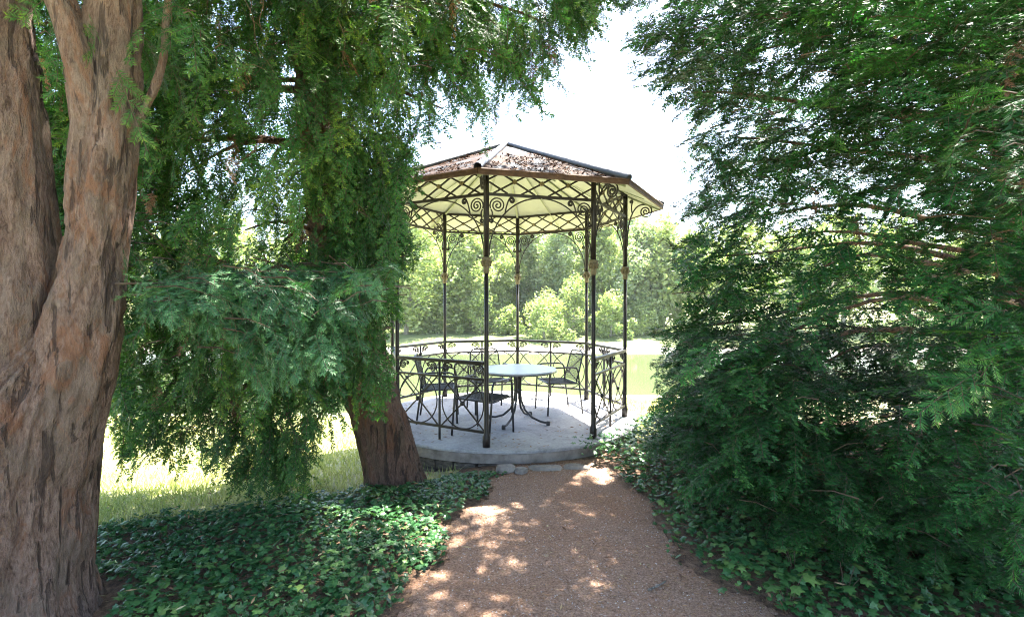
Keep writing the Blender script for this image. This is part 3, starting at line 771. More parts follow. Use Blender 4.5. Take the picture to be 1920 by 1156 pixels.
link('branch', stem_mesh('branch', [sec(225, 275, D1 + .06, 14), sec(252, 240, D1 + .07, 9), sec(280, 195, D1 + .1, 7), sec(305, 130, D1 + .15, 6), sec(318, 30, D1 + .2, 5), sec(330, -80, D1 + .25, 4)], M['bark1'], 24, .02, .004, .06, 3.0, 3), t1)
axis1 = np.array([-2.3, 2.7, 0])
f1 = Foliage()
# the near branch with broad needles hanging across the middle left
for (a, b_, r0) in [((-2.0, 2.75, 1.66), tuple(at(740, 505, 3.3)), .007), ((-2.05, 2.6, 1.66), tuple(at(540, 545, 2.85)), .007), ((-2.0, 2.7, 1.62), tuple(at(600, 640, 3.0)), .009), ((-2.0, 2.6, 1.60), tuple(at(320, 560, 2.45)), .007)]:
    pts = limb(a, b_, .05); MB().tube(pts, [r0 * (1 - .7 * i / 10) for i in range(11)], 6).build('branch', M['twig'], t1, True)
    q = np.array([tuple(p) for p in pts[1:]]); q = np.repeat(q, 6, 0) + rng.normal(0, .04, (len(q) * 6, 3)); grow(f1, q, axis1, [FRONT], TPL_NEAR, (.45, .8), (-35, 15), 80, .2, 0, gapnoise=False)
P = sample_px(430, FRONT, 2.5, 3.6)
grow(f1, P, axis1, [FRONT], TPL_NEAR, (.4, .85), (-80, 0), 80, .10, .5, 2.6, .46)
f1.build('near_foliage', [M['needle_teal'], M['twig']], t1)
f1 = Foliage()
# the crown above, out of the picture
P = sample_ellipsoid(1500, (-2.3, 1.8, 6.6), (3.4, 3.3, 2.7), .2); P = P[P[:, 2] > 3.9]
grow(f1, P, axis1, [LEFT], TPL_CARD, (1.0, 1.6), (-45, 0), 50, 0, .1, 1.5, .55, outside=True)
# loose sprays and bare strands hanging in at the top left
P = sample_px(26, [(70, -40), (420, -40), (420, 60), (300, 120), (190, 160), (90, 60)], 2.5, 3.1)
grow(f1, P, axis1, [LEFT], TPL_NEAR, (.5, .9), (-80, -30), 60, .1, .6)
for (u0, v0, u1, v1, Y) in [(300, -10, 318, 70, 2.9), (458, -10, 512, 140, 3.2), (465, -10, 490, 60, 3.2), (490, -20, 500, 85, 3.1), (280, 10, 332, 90, 3), (380, 60, 420, 130, 3.1), (640, 40, 655, 150, 3.6), (375, 220, 392, 262, 3.3)]:
    a = at(u0, v0, Y); b_ = at(u1, v1, Y + .1); pts = [a.lerp(b_, t) + Vector((.02 * math.sin(9 * t + u0), 0, -.03 * math.sin(3 * t))) for t in np.linspace(0, 1, 9)]
    f1.strand([tuple(p) for p in pts], .0035)
f1.build('crown', [M['needle'], M['twig']], t1)

# ------------------------------------------------------------------ tree two: leaning yew in front of the pavilion
t2 = thing('yew_tree', 'leaning reddish yew trunk with drooping dark sprays in front of the pavilion railing', 'tree', (0, 0, 0))
D2 = 4.82
link('trunk', stem_mesh('trunk', [sec(752, 990, D2, 74), sec(746, 930, D2, 58), sec(737, 880, D2, 48), sec(716, 800, D2, 46), sec(698, 740, D2, 45), sec(668, 640, D2, 45), sec(640, 520, D2, 42), sec(620, 400, D2, 39), sec(605, 250, D2, 36), sec(592, 60, D2, 33), sec(580, -200, D2, 28), sec(575, -600, D2, 20), sec(575, -1000, D2, 10)], M['bark2'], 56, .03, .014, .13, 2.0, 4), t2)
axis2 = np.array([-1.6, 4.82, 0])
def trunk2(z):
    v = V0 - F * (z - EYE) / D2; return Vector((np.interp(v, [-1000, -200, 60, 250, 400, 520, 640, 740, 880], [575, 580, 592, 605, 620, 640, 668, 696, 728]) / F * D2 - U0 / F * D2, D2, z))
ends = [(760, 330, 4.6), (800, 465, 4.7), (730, 610, 4.4), (640, 730, 4.1), (540, 860, 4.2), (420, 880, 4.0), (300, 800, 3.9), (250, 680, 4.2), (300, 560, 4.5), (420, 420, 3.7), (520, 330, 3.6), (650, 260, 3.8), (880, 210, 4.2), (1000, 140, 4.3), (1090, 40, 4.3), (900, 90, 3.9), (740, 60, 3.5),
        (480, 620, 3.8), (560, 690, 4.0), (110, 250, 5.2), (100, 330, 5.6), (300, 330, 5.0), (380, 200, 4.6), (560, 150, 3.6), (480, 90, 3.9), (700, 450, 4.1), (600, 560, 3.9), (220, 830, 4.4)]
for (u, v, Y) in ends:
    b_ = at(u, v, Y); z0 = min(max(b_.z + random.uniform(-.1, .5), .9), 5); b_ = trunk2(z0).lerp(b_, .86); pts = limb(trunk2(z0), b_, .18)
    r0 = .022 + .008 * (b_ - trunk2(z0)).length
    MB().tube(pts, [r0 * (1 - .8 * i / 10) for i in range(11)], 6).build('branch', M['bark2'], t2, True)
f2 = Foliage()
P = np.concatenate([sample_px(3100, LEFT, 3.7, 5.15)])
u, v = project(P)
P = P[~((v > 760) & (rng.random(len(P)) < .25))]
grow(f2, P, axis2, [LEFT], TPL_MID, (.7, 1.3), (-70, -5), 60, .06, .4, 1.15, .36)
for (u, v, Y) in ends:                                   # sprays along every branch
    b_ = at(u, v, Y); n = 16; P = np.array([tuple(b_)] * n) + rng.normal(0, .14, (n, 3)); grow(f2, P, axis2, [LEFT], TPL_MID, (.6, 1.1), (-75, -10), 60, .08, .3, gapnoise=False)
P = sample_px(520, [(540, 240), (790, 240), (800, 300), (755, 345), (775, 420), (812, 462), (735, 515), (730, 650), (745, 770), (690, 740), (640, 700), (560, 700)], 3.75, 4.5)
grow(f2, P, axis2, [LEFT], TPL_MID, (.5, 1.0), (-80, -15), 80, .06, .3, 1.15, .30)
P = sample_px(260, [(530, -50), (700, -50), (700, 420), (550, 420)], 3.75, 4.55)
grow(f2, P, axis2, [LEFT], TPL_MID, (.6, 1.1), (-65, -5), 80, .12, .3, 1.15, .30)
P = sample_px(80, [(1020, -60), (1180, -60), (1150, 30), (1090, 80)], 4.0, 4.8)
grow(f2, P, axis2, [LEFT], TPL_MID, (.45, .8), (-80, -30), 60, .15, .3, gapnoise=False)
P = sample_px(190, [(380, 760), (610, 760), (590, 925), (400, 925)], 3.8, 4.4)
grow(f2, P, axis2, [LEFT], TPL_MID, (.4, .8), (-85, -35), 80, .12, .6, 2.2, .42)
P = sample_px(420, [(560, -60), (1140, -60), (1125, 55), (1040, 140), (930, 245), (800, 240), (700, 200), (560, 200)], 3.8, 5.0)
grow(f2, P, axis2, [LEFT], TPL_MID, (.55, 1.0), (-88, -45), 60, .18, .3, 1.3, .36)
P = sample_ellipsoid(1500, (-1.3, 4.1, 6.2), (3.1, 2.3, 3.4), .15); P = P[(P[:, 2] > 3.4) & ~in_frame(P, 60)]
grow(f2, P, axis2, [LEFT], TPL_CARD, (.9, 1.4), (-55, 0), 50, .0, .1, 1.5, .51, outside=True)
P = sample_px(1300, LEFT, 4.8, 5.5); u, v = project(P); P = P[((u < 640) | (v < 330)) & ~((v > 720) & (rng.random(len(P)) < .75))]
P = P[(P[:, 0] + .09) ** 2 + (P[:, 1] - 7.06) ** 2 > 2.5 ** 2]
grow(f2, P, axis2, [LEFT], TPL_LOW, (.5, .9), (-75, -10), 60, -.1, .2, 1.15, .40)
grow(f2, sample_px(90, LEFT, 3.7, 4.6), axis2, [LEFT], TPL_BROWN, (.4, .8), (-85, -30), 60, 0, .5, gapnoise=False)
f2.build('crown', [M['needle'], M['twig'], M['litter']], t2)

# ------------------------------------------------------------------ tree three: broad dark yew at the right
t3 = thing('yew_tree', 'broad dense dark green yew filling the right side down to the ground', 'tree', (0, 0, 0))
link('trunk', stem_mesh('trunk', [(6.1, 6.0, -.6, .34), (6.1, 6.0, .3, .24), (6.1, 6.0, 1.5, .20), (6.0, 6.0, 3, .17), (5.8, 5.9, 5, .13), (5.4, 5.7, 8, .06)], M['bark2'], 40, .05, .012, .1, 5.0), t3)
axis3 = np.array([4.0, 5.0, 0])
ends3 = [(1180, 30, 5.0), (1190, 165, 4.9), (1290, 255, 4.8), (1275, 385, 4.8), (1240, 455, 4.7), (1225, 605, 4.7), (1210, 690, 4.6), (1220, 800, 4.6), (1260, 890, 4.3), (1400, 940, 3.7), (1520, 1010, 3.3), (1650, 1060, 2.9), (1800, 1080, 2.6), (1880, 900, 2.5), (1900, 620, 2.4), (1880, 260, 2.5), (1800, 420, 2.8),
         (1700, 800, 2.9), (1600, 560, 3.2), (1500, 330, 3.5), (1620, 180, 3.1), (1430, 500, 3.8), (1400, 180, 4.2), (1450, 700, 3.7), (1560, 900, 3.2), (1350, 620, 4.2), (1340, 780, 4.1), (1300, 80, 4.7), (1750, 60, 2.8), (1530, 60, 3.6), (1420, 620, 5.2), (1350, 440, 5.4), (1480, 250, 5.3)]
for (u, v, Y) in ends3:
    b_ = at(u, v, Y); z0 = min(max(b_.z + random.uniform(-.3, .3), .15), 6); b_ = Vector((6.0, 6.0, z0)).lerp(b_, .86); pts = limb((6.0, 6.0, z0), b_, .08)
    r0 = .018 + .007 * (b_ - Vector((6.0, 6.0, z0))).length
    MB().tube(pts, [r0 * (1 - .8 * i / 10) for i in range(11)], 6).build('branch', M['bark2'], t3, True)
f3 = Foliage()
P = sample_ellipsoid(7600, (4.0, 5.0, 2.4), (3.15, 3.0, 4.4), .6)
P = P[in_frame(P, 30)]
# keep mostly the shell towards the open side
dn = ((P - np.array([4, 5, 2.4])) @ np.array([-.55, -.8, 0]))
P = P[dn > -.2]
grow(f3, P, axis3, [RIGHT], TPL_FLAT, (.7, 1.3), (-22, 12), 50, -.03, .35, 1.1, .38, roll=16)
P = sample_px(1100, [(1290, 640), (2000, 560), (2000, 1140), (1650, 1085), (1455, 1000), (1340, 950), (1262, 875)], 2.9, 4.6)
P = P[(P[:, 0] - 4) ** 2 + (P[:, 1] - 5) ** 2 < 3.3 ** 2]
grow(f3, P, axis3, [RIGHT], TPL_FLAT, (.6, 1.1), (-22, 10), 50, -.02, .4, 1.3, .34, roll=16)
for (u, v, Y) in ends3:
    b_ = at(u, v, Y); n = 14; P = np.array([tuple(b_)] * n) + rng.normal(0, .13, (n, 3)); grow(f3, P, axis3, [RIGHT], TPL_FLAT, (.6, 1.0), (-20, 15), 50, .14, .3, gapnoise=False, roll=15)
P = sample_ellipsoid(5200, (4.1, 5.3, 2.4), (2.9, 2.8, 4.3), .3); P = P[in_frame(P, 60)]
grow(f3, P, axis3, [RIGHT], TPL_LOW, (.5, .9), (-35, 15), 60, -.12, .2, 1.1, .40)
P = sample_px(620, [(1480, -40), (1880, -40), (1880, 760), (1480, 760)], 3.2, 5.2)
grow(f3, P, axis3, [RIGHT], TPL_FLAT, (.6, 1.1), (-22, 12), 60, 0, .3, 1.1, .34, roll=16)
P = sample_px(40, [(1780, 150), (1960, 150), (1960, 1000), (1850, 950), (1850, 500)], 1.9, 2.4)
grow(f3, P, axis3, [RIGHT], TPL_NEAR, (.55, .9), (-25, 30), 40, .15, .6, gapnoise=False)
P = sample_ellipsoid(2600, (3.3, 4.2, 5.6), (3.6, 4.2, 3.6), .15); P = P[~in_frame(P, 60) & (P[:, 2] > 2.2)]
P = P[((P[:, 2] > 4.2) | (P[:, 0] > 2.6)) & ((P[:, 0] > 1.0) | (P[:, 1] < 2.2))]  # unseen overhead crown shades the path, opened for sun on the left sprays
grow(f3, P, axis3, [RIGHT], TPL_CARD, (1.0, 1.5), (-45, 10), 50, 0, .1, 1.4, .50, outside=True)
P = sample_ellipsoid(320, (4.0, 5.0, 2.4), (3.0, 2.85, 4.2), .9); P = P[in_frame(P, 0)]
grow(f3, P, axis3, [RIGHT], TPL_BROWN, (.4, .7), (-40, 0), 60, -.2, .5, gapnoise=False)
f3.build('crown', [M['needle_dark'], M['twig'], M['litter']], t3)

# ------------------------------------------------------------------ ivy
def ivy_leaf(seed):
    r = np.random.default_rng(seed)
    pts = [(0, 0), (.48, .16), (.36, .46), (.60, .74), (.20, .74), (0, 1.12)]
    right = [(x * r.uniform(.85, 1.1), y * r.uniform(.95, 1.05)) for x, y in pts]
    o = [(0, .0)] + [p for p in right[1:]] + [(-x * r.uniform(.9, 1.05), y) for x, y in reversed(right[1:-1])]
    V = [(0, .45, .06)] + [(x, y, -.10 * (x * x + (y - .5) ** 2)) for x, y in o]
    V = np.array([(y, x, z) for x, y, z in V]); n = len(o)
    T = np.array([(0, 1 + k, 1 + (k + 1) % n) for k in range(n)])
    return V, T, np.zeros(len(T), int), np.where(np.arange(len(V)) == 0, .08, 0)
IVY = [ivy_leaf(s) for s in range(4)]
def ivy_points(n, x0, x1, y0, y1, test, hmax):
    x = rng.uniform(x0, x1, n); y = rng.uniform(y0, y1, n); k = test(x, y); x, y = x[k], y[k]
    hh = hmax(x, y) * rng.random(len(x)) ** .55
    return np.stack([x, y, height(x, y) + .012 + hh], 1)
def lay_ivy(fol, P, s0, s1, tint=0, slope=.5):
    a = rng.uniform(0, 2 * PI, len(P)); t = rng.normal(-.15, slope * .6, len(P))
    D = np.stack([np.cos(a), np.sin(a), t], 1); s = s0 + (s1 - s0) * rng.random(len(P)) ** 1.6
    tn = np.clip((fbm(P * 2.3, 2) - .5) * .6 + .38 + rng.normal(0, .20, len(P)) + tint, 0, 1)
    fol.put(IVY, P, D, np.radians(rng.normal(0, 24, len(P))), s, tn)
def left_bed(x, y):
    return (crest_d(x, y) < bed_lim(x) + .05 + wob(x, y, .2)) & ~on_path(x, y, .03) & (x < .6) & ((x + .09) ** 2 + (y - 7.06) ** 2 > 2.06 ** 2) & ((x + 2.54) ** 2 + (y - 2.62) ** 2 > .42 ** 2) & ((x + 1.14) ** 2 + (y - 4.82) ** 2 > .27 ** 2)
fi = Foliage()
IVY_ONE = {}
def single_leaves(par, P, s0, s1):
    for k, p in enumerate(P):
        key = (k % 4, k % 3)
        if key not in IVY_ONE:
            V, T, mi, tn = IVY[key[0]]; IVY_ONE[key] = mesh_np('leaf', V, T, M['ivy'], tint=tn + (.35, .6, .8)[key[1]])
        o = link('leaf', IVY_ONE[key], par); sc_ = s0 + (s1 - s0) * rng.random(); a = rng.uniform(0, 2 * PI); t = rng.normal(-.12, .2)
        Rm = frames(np.array([[math.cos(a), math.sin(a), t]]), np.radians(rng.normal(0, 20, 1)))[0]
        o.matrix_local = Matrix.Translation(tuple(p)) @ Matrix([list(r_) for r_ in Rm]).to_4x4() @ Matrix.Scale(sc_, 4)
def hm(x, y): return np.clip(.35 + (5.0 - y) * .9 + (x < -1.6) * 1.0, .25, 1) * (.035 + .07 * fbm(np.stack([x * 2, y * 2, x * 0 + 5], 1), 2))
P = ivy_points(28000, -4.0, .1, 1.3, 5.6, left_bed, hm)
lay_ivy(fi, P, .024, .060, .16)
ivl = fi.build('ivy', [M['ivy'], M['twig']], None); q = P[(P[:, 1] < 3.3) & (P[:, 0] > -2.1)]; q = q[np.argsort(height(q[:, 0], q[:, 1]) - q[:, 2])][:170] + [0, 0, .012]; single_leaves(ivl, q, .038, .062); tag(ivl, 'carpet of glossy dark ivy on the bank left of the path', 'ivy', kind='stuff')
def right_bed(x, y):
    edge = np.interp(y, [.2, 2.73, 3.13, 3.7, 4.42, 5.12, 5.5, 6.4, 7.3], [1.45, 1.36, 1.14, 1.06, 1.14, .98, .62, 1.62, 1.85]) + wob(x, y, .14)
    return (x > edge) & ((x + .09) ** 2 + (y - 7.06) ** 2 > 1.80 ** 2)
fr_ = Foliage()
def hm2(x, y): return .04 + .10 * fbm(np.stack([x * 2, y * 2, x * 0], 1), 2) + .20 * np.clip((y - 4.6) / .8, 0, 1)
P = ivy_points(20000, .5, 3.6, 1.8, 7.3, right_bed, hm2)
dens = np.clip((P[:, 0] - np.interp(P[:, 1], [2, 2.73, 3.13, 3.7, 4.42], [1.45, 1.36, 1.14, 1.06, 1.14])) / .22, .25, 1)
P = P[rng.random(len(P)) < np.where(P[:, 1] > 4.3, 1, dens)]
lay_ivy(fr_, P, .026, .062, .2)
ivr = fr_.build('ivy', [M['ivy'], M['twig']], None); q = P[(P[:, 1] < 3.5) & (P[:, 0] < 2.3)]; q = q[np.argsort(height(q[:, 0], q[:, 1]) - q[:, 2])][:110] + [0, 0, .012]; single_leaves(ivr, q, .040, .066); tag(ivr, 'ivy ground cover between the path and the dark yew on the right', 'ivy', kind='stuff')
# a few upright ivy shoots with big pale leaves at the lower right
for i, (u, v, Y, lab) in enumerate([(1300, 1085, 2.75, 'large pale ivy leaves at the lower edge right of the path'), (1590, 1075, 2.85, 'young ivy shoot with broad leaves under the dark yew'), (1495, 1040, 3.05, 'small pale ivy shoot beside the ivy carpet, right of the path')]):
    X = (u - U0) / F * Y; X = max(X, 1.45) if i else 1.5 + .02
    p = Vector((X, Y, hz(X, Y))); t = thing('ivy_shoot', lab, 'ivy shoot', p, i)
    for k in range(6):
        a = k * 1.15 + i; h_ = .07 + .03 * k; tipv = Vector((.07 * math.cos(a), .07 * math.sin(a), h_))
        MB().tube([(0, 0, -.02), tipv * .6 + Vector((0, 0, .02)), tipv], .0022, 4).build('stalk', M['twig'], t)
        V, T, mi, tn = IVY[k % 4]; D = np.array([[math.cos(a), math.sin(a), -.25]]); W = (frames(D, np.array([.2]))[0] * rng.uniform(.055, .085)) @ V.T
        link('leaf', mesh_np('leaf', W.T + np.array(tipv), T, M['ivy'], tint=np.full(len(V), .72 + .04 * k)), t)

# ------------------------------------------------------------------ litter, grit, grass
def scatter_slivers(n, test, x0, x1, y0, y1, l0, l1, w_, dz=.013):
    x = rng.uniform(x0, x1, n); y = rng.uniform(y0, y1, n); k = test(x, y); x, y = x[k], y[k]; n = len(x)
    z = height(x, y) + dz; a = rng.uniform(0, 2 * PI, n); l_ = rng.uniform(l0, l1, n); tl = rng.normal(0, .12, n)
    d = np.stack([np.cos(a), np.sin(a), tl], 1) * l_[:, None] / 2; s = np.stack([-np.sin(a), np.cos(a), rng.normal(0, .4, n)], 1) * w_
    c_ = np.stack([x, y, z], 1); V = np.stack([c_ - d, c_ + s, c_ + d, c_ - s], 1).reshape(-1, 3); T = np.arange(n * 4).reshape(-1, 4)
    return V, T, n
V, T, n = scatter_slivers(26000, lambda x, y: on_path(x, y, .06), -1.3, 1.9, 1.8, 5.5, .016, .04, .0019)
o = link('needle_litter', mesh_np('needle_litter', V, T, M['litter'], tint=np.repeat(np.clip(rng.normal(.38, .22, n), 0, 1), 4))); tag(o, 'fallen brown needles strewn over the path', 'needle litter', kind='stuff')
V, T, n = scatter_slivers(300, lambda x, y: (crest_d(x, y) < .1) & (x > -3.5) & (x < 2.2), -3.5, 2.2, 2.2, 5.4, .03, .07, .0065, .02)
lft = (V[:, 0] < -.5) | (V[:, 0] > 1.3); V[lft, 2] += .10
o = link('fallen_leaves', mesh_np('fallen_leaves', V, T, M['litter'], tint=np.repeat(np.clip(rng.normal(.5, .28, n), 0, 1), 4))); tag(o, 'scattered dry tan leaves on the path and ivy', 'fallen leaves', kind='stuff')
x = rng.uniform(-1.2, 1.7, 5200); y = rng.uniform(1.8, 5.3, 5200); k = on_path(x, y, -.03); x, y = x[k], y[k]; n = len(x)
oc = np.array([(1, 0, 0), (-.4, .9, 0), (-.5, -.8, 0), (0, 0, .75)]); s = rng.uniform(.003, .009, n)
V = (oc[None] * s[:, None, None]); a = rng.uniform(0, 6.28, n); ca, sa = np.cos(a)[:, None], np.sin(a)[:, None]
V = np.stack([V[:, :, 0] * ca - V[:, :, 1] * sa, V[:, :, 0] * sa + V[:, :, 1] * ca, V[:, :, 2]], 2) + np.stack([x, y, height(x, y) + .008], 1)[:, None]
T = (np.array([(0, 1, 3), (1, 2, 3), (2, 0, 3)])[None] + (np.arange(n) * 4)[:, None, None]).reshape(-1, 3)
o = link('grit', mesh_np('grit', V.reshape(-1, 3), T, M['pebble'], tint=np.repeat(rng.random(n), 4))); tag(o, 'loose pale grit on the path', 'grit', kind='stuff')
# grass blades on the lawn
n = 60000
yy = 3.6 + rng.random(n) ** 1.6 * 14; xx = rng.uniform(-1.05, .5, n) * yy; k = (crest_d(xx, yy) > bed_lim(xx) + .0) & ((xx + .09) ** 2 + (yy - 7.06) ** 2 > 1.8 ** 2); xx, yy = xx[k], yy[k]; n = len(xx)
c_ = np.stack([xx, yy, height(xx, yy)], 1); a = rng.uniform(0, 6.28, n); hh = rng.uniform(.03, .10, n) * (1 + .5 * (yy / 12)); ww = .003 + .0006 * yy
s = np.stack([np.cos(a), np.sin(a), a * 0], 1) * ww[:, None]; tp = np.stack([rng.normal(0, .5, n) * hh, rng.normal(0, .5, n) * hh, hh], 1)
V = np.stack([c_ - s, c_ + s, c_ + tp], 1).reshape(-1, 3)
o = link('lawn_grass', mesh_np('lawn_grass', V, np.arange(n * 3).reshape(-1, 3), M['grass'], tint=np.repeat(np.clip(fbm(c_ * .9, 2) + rng.normal(0, .2, n), 0, 1), 3))); tag(o, 'sunlit dry grass on the slope behind the ivy', 'grass', kind='stuff')
# litter on the pavilion floor
x = rng.uniform(-1.8, 1.6, 560); y = rng.uniform(5.3, 8.8, 560); k = (x + .09) ** 2 + (y - 7.06) ** 2 < 1.7 ** 2; x, y = x[k], y[k]; n = len(x)
a = rng.uniform(0, 6.28, n); d = np.stack([np.cos(a), np.sin(a), a * 0], 1) * rng.uniform(.015, .035, n)[:, None]; s = np.stack([-np.sin(a), np.cos(a), rng.normal(0, .3, n)], 1) * .008
c_ = np.stack([x, y, x * 0 + .008], 1); V = np.stack([c_ - d, c_ + s, c_ + d, c_ - s], 1).reshape(-1, 3)
o = link('floor_leaves', mesh_np('floor_leaves', V, np.arange(n * 4).reshape(-1, 4), M['litter'], tint=np.repeat(np.clip(rng.normal(.4, .2, n), 0, 1), 4))); tag(o, 'few dry leaves blown onto the pavilion floor', 'fallen leaves', kind='stuff')

n = 9000; a = rng.uniform(0, 2 * PI, n); r_ = RE * np.sqrt(rng.random(n)); sec_ = np.floor(a / (PI / 4)) * PI / 4; t_ = (a - sec_) / (PI / 4)
x = r_ * (np.cos(sec_) * (1 - t_) + np.cos(sec_ + PI / 4) * t_); y = r_ * (np.sin(sec_) * (1 - t_) + np.sin(sec_ + PI / 4) * t_); z = ZE + (ZA - ZE) * (1 - r_ / RE) + .012
k = fbm(np.stack([x * 3.5, y * 3.5, z * 0 + 2], 1), 3) > .50 - .05 * (r_ > RE * .9); x, y, z = x[k], y[k], z[k]; n = len(x)
a = rng.uniform(0, 6.28, n); d = np.stack([np.cos(a), np.sin(a), rng.normal(0, .25, n)], 1) * rng.uniform(.012, .045, n)[:, None]; s = np.stack([-np.sin(a), np.cos(a), rng.normal(0, .4, n)], 1) * .006
ca, sa = math.cos(GA0), math.sin(GA0); c_ = np.stack([GC.x + x * ca - y * sa, GC.y + x * sa + y * ca, z], 1); V = np.stack([c_ - d, c_ + s, c_ + d, c_ - s], 1).reshape(-1, 3)
o = link('roof_litter', mesh_np('roof_litter', V, np.arange(n * 4).reshape(-1, 4), M['roof_litter'], tint=np.repeat(np.clip(rng.normal(.45, .28, n), 0, 1), 4))); tag(o, 'brown needles and twigs lying in patches on the pavilion roof', 'needle litter', kind='stuff')
# stones at the foot of the platform, a dry stick
def rock(name, loc, dim, rz, label, seed):
    r = random.Random(seed); bm = bmesh.new(); bmesh.ops.create_icosphere(bm, subdivisions=3, radius=.5)
    ps = np.array([tuple(v.co) for v in bm.verts]); nn = fbm(ps * 3 + seed * 7, 3) - .5
    for v, q in zip(bm.verts, nn):
        c_ = v.co; m_ = max(abs(c_.x), abs(c_.y), abs(c_.z)); c_ *= (.62 + .38 * .5 / m_ * 1.1) * (1 + .45 * q)
        c_.x *= dim[0]; c_.y *= dim[1]; c_.z *= dim[2]
    me = bpy.data.meshes.new(name); bm.to_mesh(me); bm.free(); me.materials.append(M['stone'])
    o = link(name, me); o.location = (loc[0], loc[1], hz(loc[0], loc[1]) + loc[2]); o.rotation_euler = (0, 0, rz); tag(o, label, 'stone', 'stones at the foot of the platform')
rock('stone', (-.06, 5.04, .015), (.20, .13, .11), .2, 'squarish pale stone at the platform foot, left end of the path', 1)
rock('stone', (.09, 5.00, .01), (.13, .12, .10), 1.0, 'small stone right beside the squarish pale stone', 2)
rock('stone', (.34, 5.10, -.005), (.34, .14, .10), .05, 'long flat grey stone below the middle of the platform edge', 3)
rock('stone', (.66, 5.14, -.005), (.28, .14, .09), -.1, 'flat half buried stone near the ivy at the platform', 4)
st = MB().tube([(0, 0, .008), (.06, .03, .012), (.13, .09, .009)], [.007, .006, .004], 6).build('stick', M['bark3'], None, True)
st.location = (.80, 2.93, GZ + .012); tag(st, 'short dry grey stick lying on the path at the lower right', 'stick')

# ------------------------------------------------------------------ far shore: trees and bushes
def far_leaves(centres, radii, n, size, seed):
    r = np.random.default_rng(seed); k = r.integers(0, len(centres), n); d = r.normal(size=(n, 3)); d /= np.linalg.norm(d, axis=1, keepdims=True)
    q = r.uniform(.1, 1.25, n) ** .5; P = centres[k] + d * q[:, None] * radii[k]
    a = r.normal(size=(n, 3)); a[:, 2] *= .8; a /= np.linalg.norm(a, axis=1, keepdims=True); b_ = np.cross(a, r.normal(size=(n, 3))); b_ /= np.linalg.norm(b_, axis=1, keepdims=True)
    s = r.uniform(.55, 1.25, n)[:, None] * size
    V = np.stack([P - a * s, P + b_ * s * .55, P + a * s, P - b_ * s * .55], 1).reshape(-1, 3)
    tn = np.clip(.5 + (fbm(P * .8 + seed, 2) - .5) * 1.2 + r.normal(0, .22, n), 0, 1)
    return V, np.repeat(tn, 4)
def far_tree(px, Y, h_, w_, label, seed, cat='tree', name='broadleaf_tree', m='far', bare=.25, n=9000, group='trees on the far shore', size=.25, lean=0):
    r = random.Random(seed); X = (px - U0) / F * Y; z = hz(X, Y)
    t = thing(name, label, cat, (X, Y, z), 0, group)
    tr = .022 * h_ + .04
    pts = [(lean * h_ * q * q + .04 * h_ * math.sin(3 * q + seed), .03 * h_ * math.sin(2 * q + seed), h_ * .92 * q - .1) for q in np.linspace(0, 1, 9)]
    MB().tube(pts, [tr * (1 - .85 * q) for q in np.linspace(0, 1, 9)], 8).build('trunk', M['bark3'], t, True)
    cs = []; rs = []
    nb = 26
    for k in range(nb):
        q = bare + (1 - bare) * (k + .5) / nb; env = math.sin(PI * min(1, .18 + .80 * (q - bare) / (1 - bare))) ** .7
        a = k * 2.4 + seed; rad = w_ * .5 * env * r.uniform(.2, 1.1) if cat == 'tree' else w_ * .62 * math.sqrt(max(.05, 1 - q * q)) * r.uniform(.2, 1.05); base = Vector(pts[min(8, int(q * 8))])
        c_ = Vector((base.x + rad * math.cos(a), base.y + rad * math.sin(a), q * h_))
        cs.append(tuple(c_)); s_ = w_ * (r.uniform(.13, .30) if cat == 'tree' else r.uniform(.09, .22)); rs.append((s_, s_, s_ * r.uniform(.8, 1.5)))
        if k % 3 == 0:
            MB().tube([tuple(base + Vector((0, 0, -.12 * h_ * .5))), tuple(base.lerp(c_, .6)), tuple(c_)], [tr * .35, tr * .2, tr * .08], 5).build('branch', M['bark3'], t, True)
    V, tn = far_leaves(np.array(cs), np.array(rs), n, size, seed)
    o = link('crown', mesh_np('crown', V, np.arange(len(V)).reshape(-1, 4), M[m], tint=tn), t); o['kind'] = 'stuff'
    return t
FT_ = [(770, 58, 12.0, 7.5, 'broad sunlit tree on the far shore, leftmost seen through the pavilion, thick pale trunk', 'far', .2, .02),
       (862, 60, 12.4, 6.5, 'tall pale green tree across the pond, left of the front post', 'far', .1, -.01),
       (925, 63, 13.0, 6.0, 'tall sunlit tree across the pond, just right of the front post', 'far', .12, 0),
       (1000, 66, 13.6, 6.0, 'slim silvery tree across the pond, behind the round willow bushes', 'far_grey', .2, 0),
       (1062, 64, 13.8, 5.5, 'pale silvery tree across the pond, left of the back right post', 'far_grey', .2, .01),
       (1130, 63, 13.2, 6.0, 'tall light green tree seen between the two right posts', 'far', .15, 0),
       (1190, 61, 12.6, 6.0, 'tall tree with a grey leaning trunk just right of the pavilion', 'far_grey', .25, .06),
       (1245, 60, 12.5, 6.5, 'pale tree across the pond at the edge of the dark yew', 'far', .15, 0)]
for i, (px, Y, h_, w_, lab, m_, bare, ln) in enumerate(FT_): far_tree(px, Y, h_, w_, lab, 30 + i, m=m_, bare=bare, lean=ln)
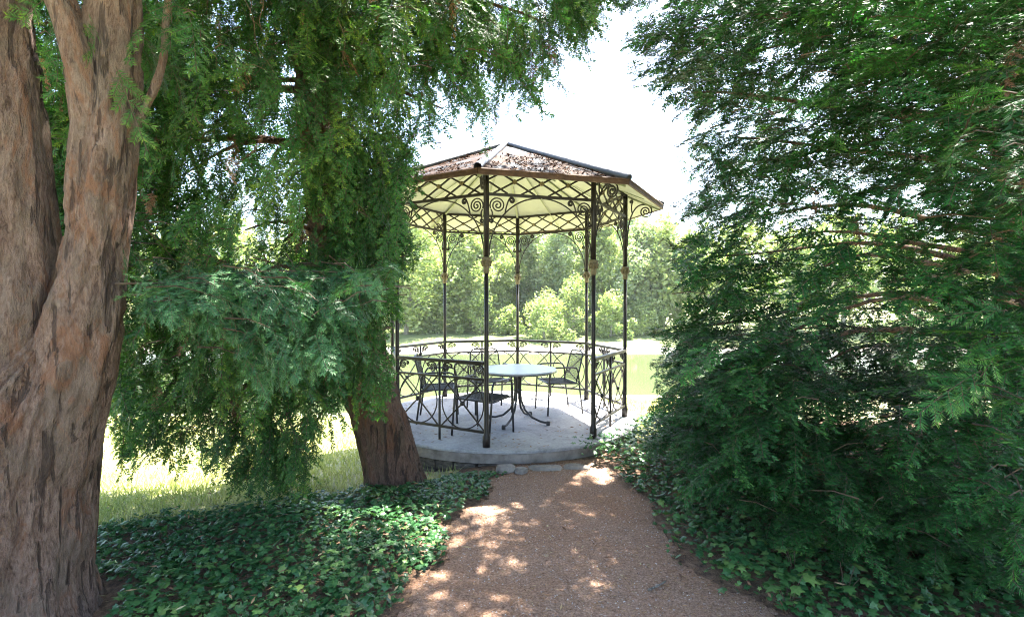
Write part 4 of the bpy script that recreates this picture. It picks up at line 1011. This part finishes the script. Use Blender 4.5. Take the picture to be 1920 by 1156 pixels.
for i, (px, Y, h_, w_, lab) in enumerate([(1022, 54.5, 4.3, 5.0, 'round bright willow bush on the far shore beside the centre back post'), (1078, 57, 6.4, 4.6, 'taller yellow green bush on the far shore left of the back right post'), (1146, 55.5, 4.6, 4.0, 'loose willow bush on the far shore between the right posts'),
                                          (1205, 58, 3.4, 5.6, 'pale low bush on the far shore right of the pavilion'), (898, 58, 5.8, 4.2, 'leafy bush on the far shore behind the front post'), (800, 60, 2.4, 4.0, 'low bush on the far shore at the left of the pavilion'), (955, 58, 3.0, 3.0, 'small dark bush on the far shore behind the centre back post')]):
    far_tree(px, Y, h_, w_, lab, 60 + i, 'bush', 'willow_bush', 'far', .04, 4200, 'bushes on the far shore', .17)
gl = ['far tree seen in gaps of the left yew foliage', 'far tree seen in gaps of the right yew foliage']
for i, px in enumerate([-60, 90, 210, 320, 430, 540, 640, 705]): far_tree(px, 60 + (i % 3) * 2, 11 + (i * 37 % 5) * .6, 8, gl[0], 90 + i, n=2000, size=.42, group='far trees behind the left foliage')
for i, px in enumerate([1310, 1390, 1480, 1580, 1690, 1800, 1930]): far_tree(px, 59 + (i % 3) * 2, 11 + (i * 53 % 5) * .6, 8, gl[1], 110 + i, n=2000, size=.42, group='far trees behind the right foliage')
bk = ['darker tree in the second row across the pond, %s' % w_ for w_ in ('left of the pavilion posts', 'behind the left back post', 'behind the front post', 'behind the centre back post', 'between centre and right posts', 'behind the right posts', 'right of the pavilion')]
for i, px in enumerate([740, 815, 890, 965, 1035, 1105, 1180]): far_tree(px, 70 + (i % 2) * 3, 14 + (i * 31 % 4) * .5, 9.5, bk[i], 140 + i, bare=.02, n=5000, size=.40, m='far' if i % 2 else 'far_grey')
print('SCRIPT DONE')

# ------------------------------------------------------------------ thin sunlit summer air over the pond
hb = MB(); hb.box((0, 150, 8.0), (1190, 880, 30)); hzm, nt, b = mat('haze_air'); nt.nodes.remove(b)
pv = nt.nodes.new('ShaderNodeVolumePrincipled'); pv.inputs['Color'].default_value = (.93, .96, 1, 1); pv.inputs['Density'].default_value = .00025; pv.inputs['Anisotropy'].default_value = .2
nt.links.new(pv.outputs[0], nt.nodes['Material Output'].inputs['Volume'])
hb_o = hb.build('haze', hzm); tag(hb_o, 'thin bright summer haze in the air over the pond', 'haze', kind='stuff')
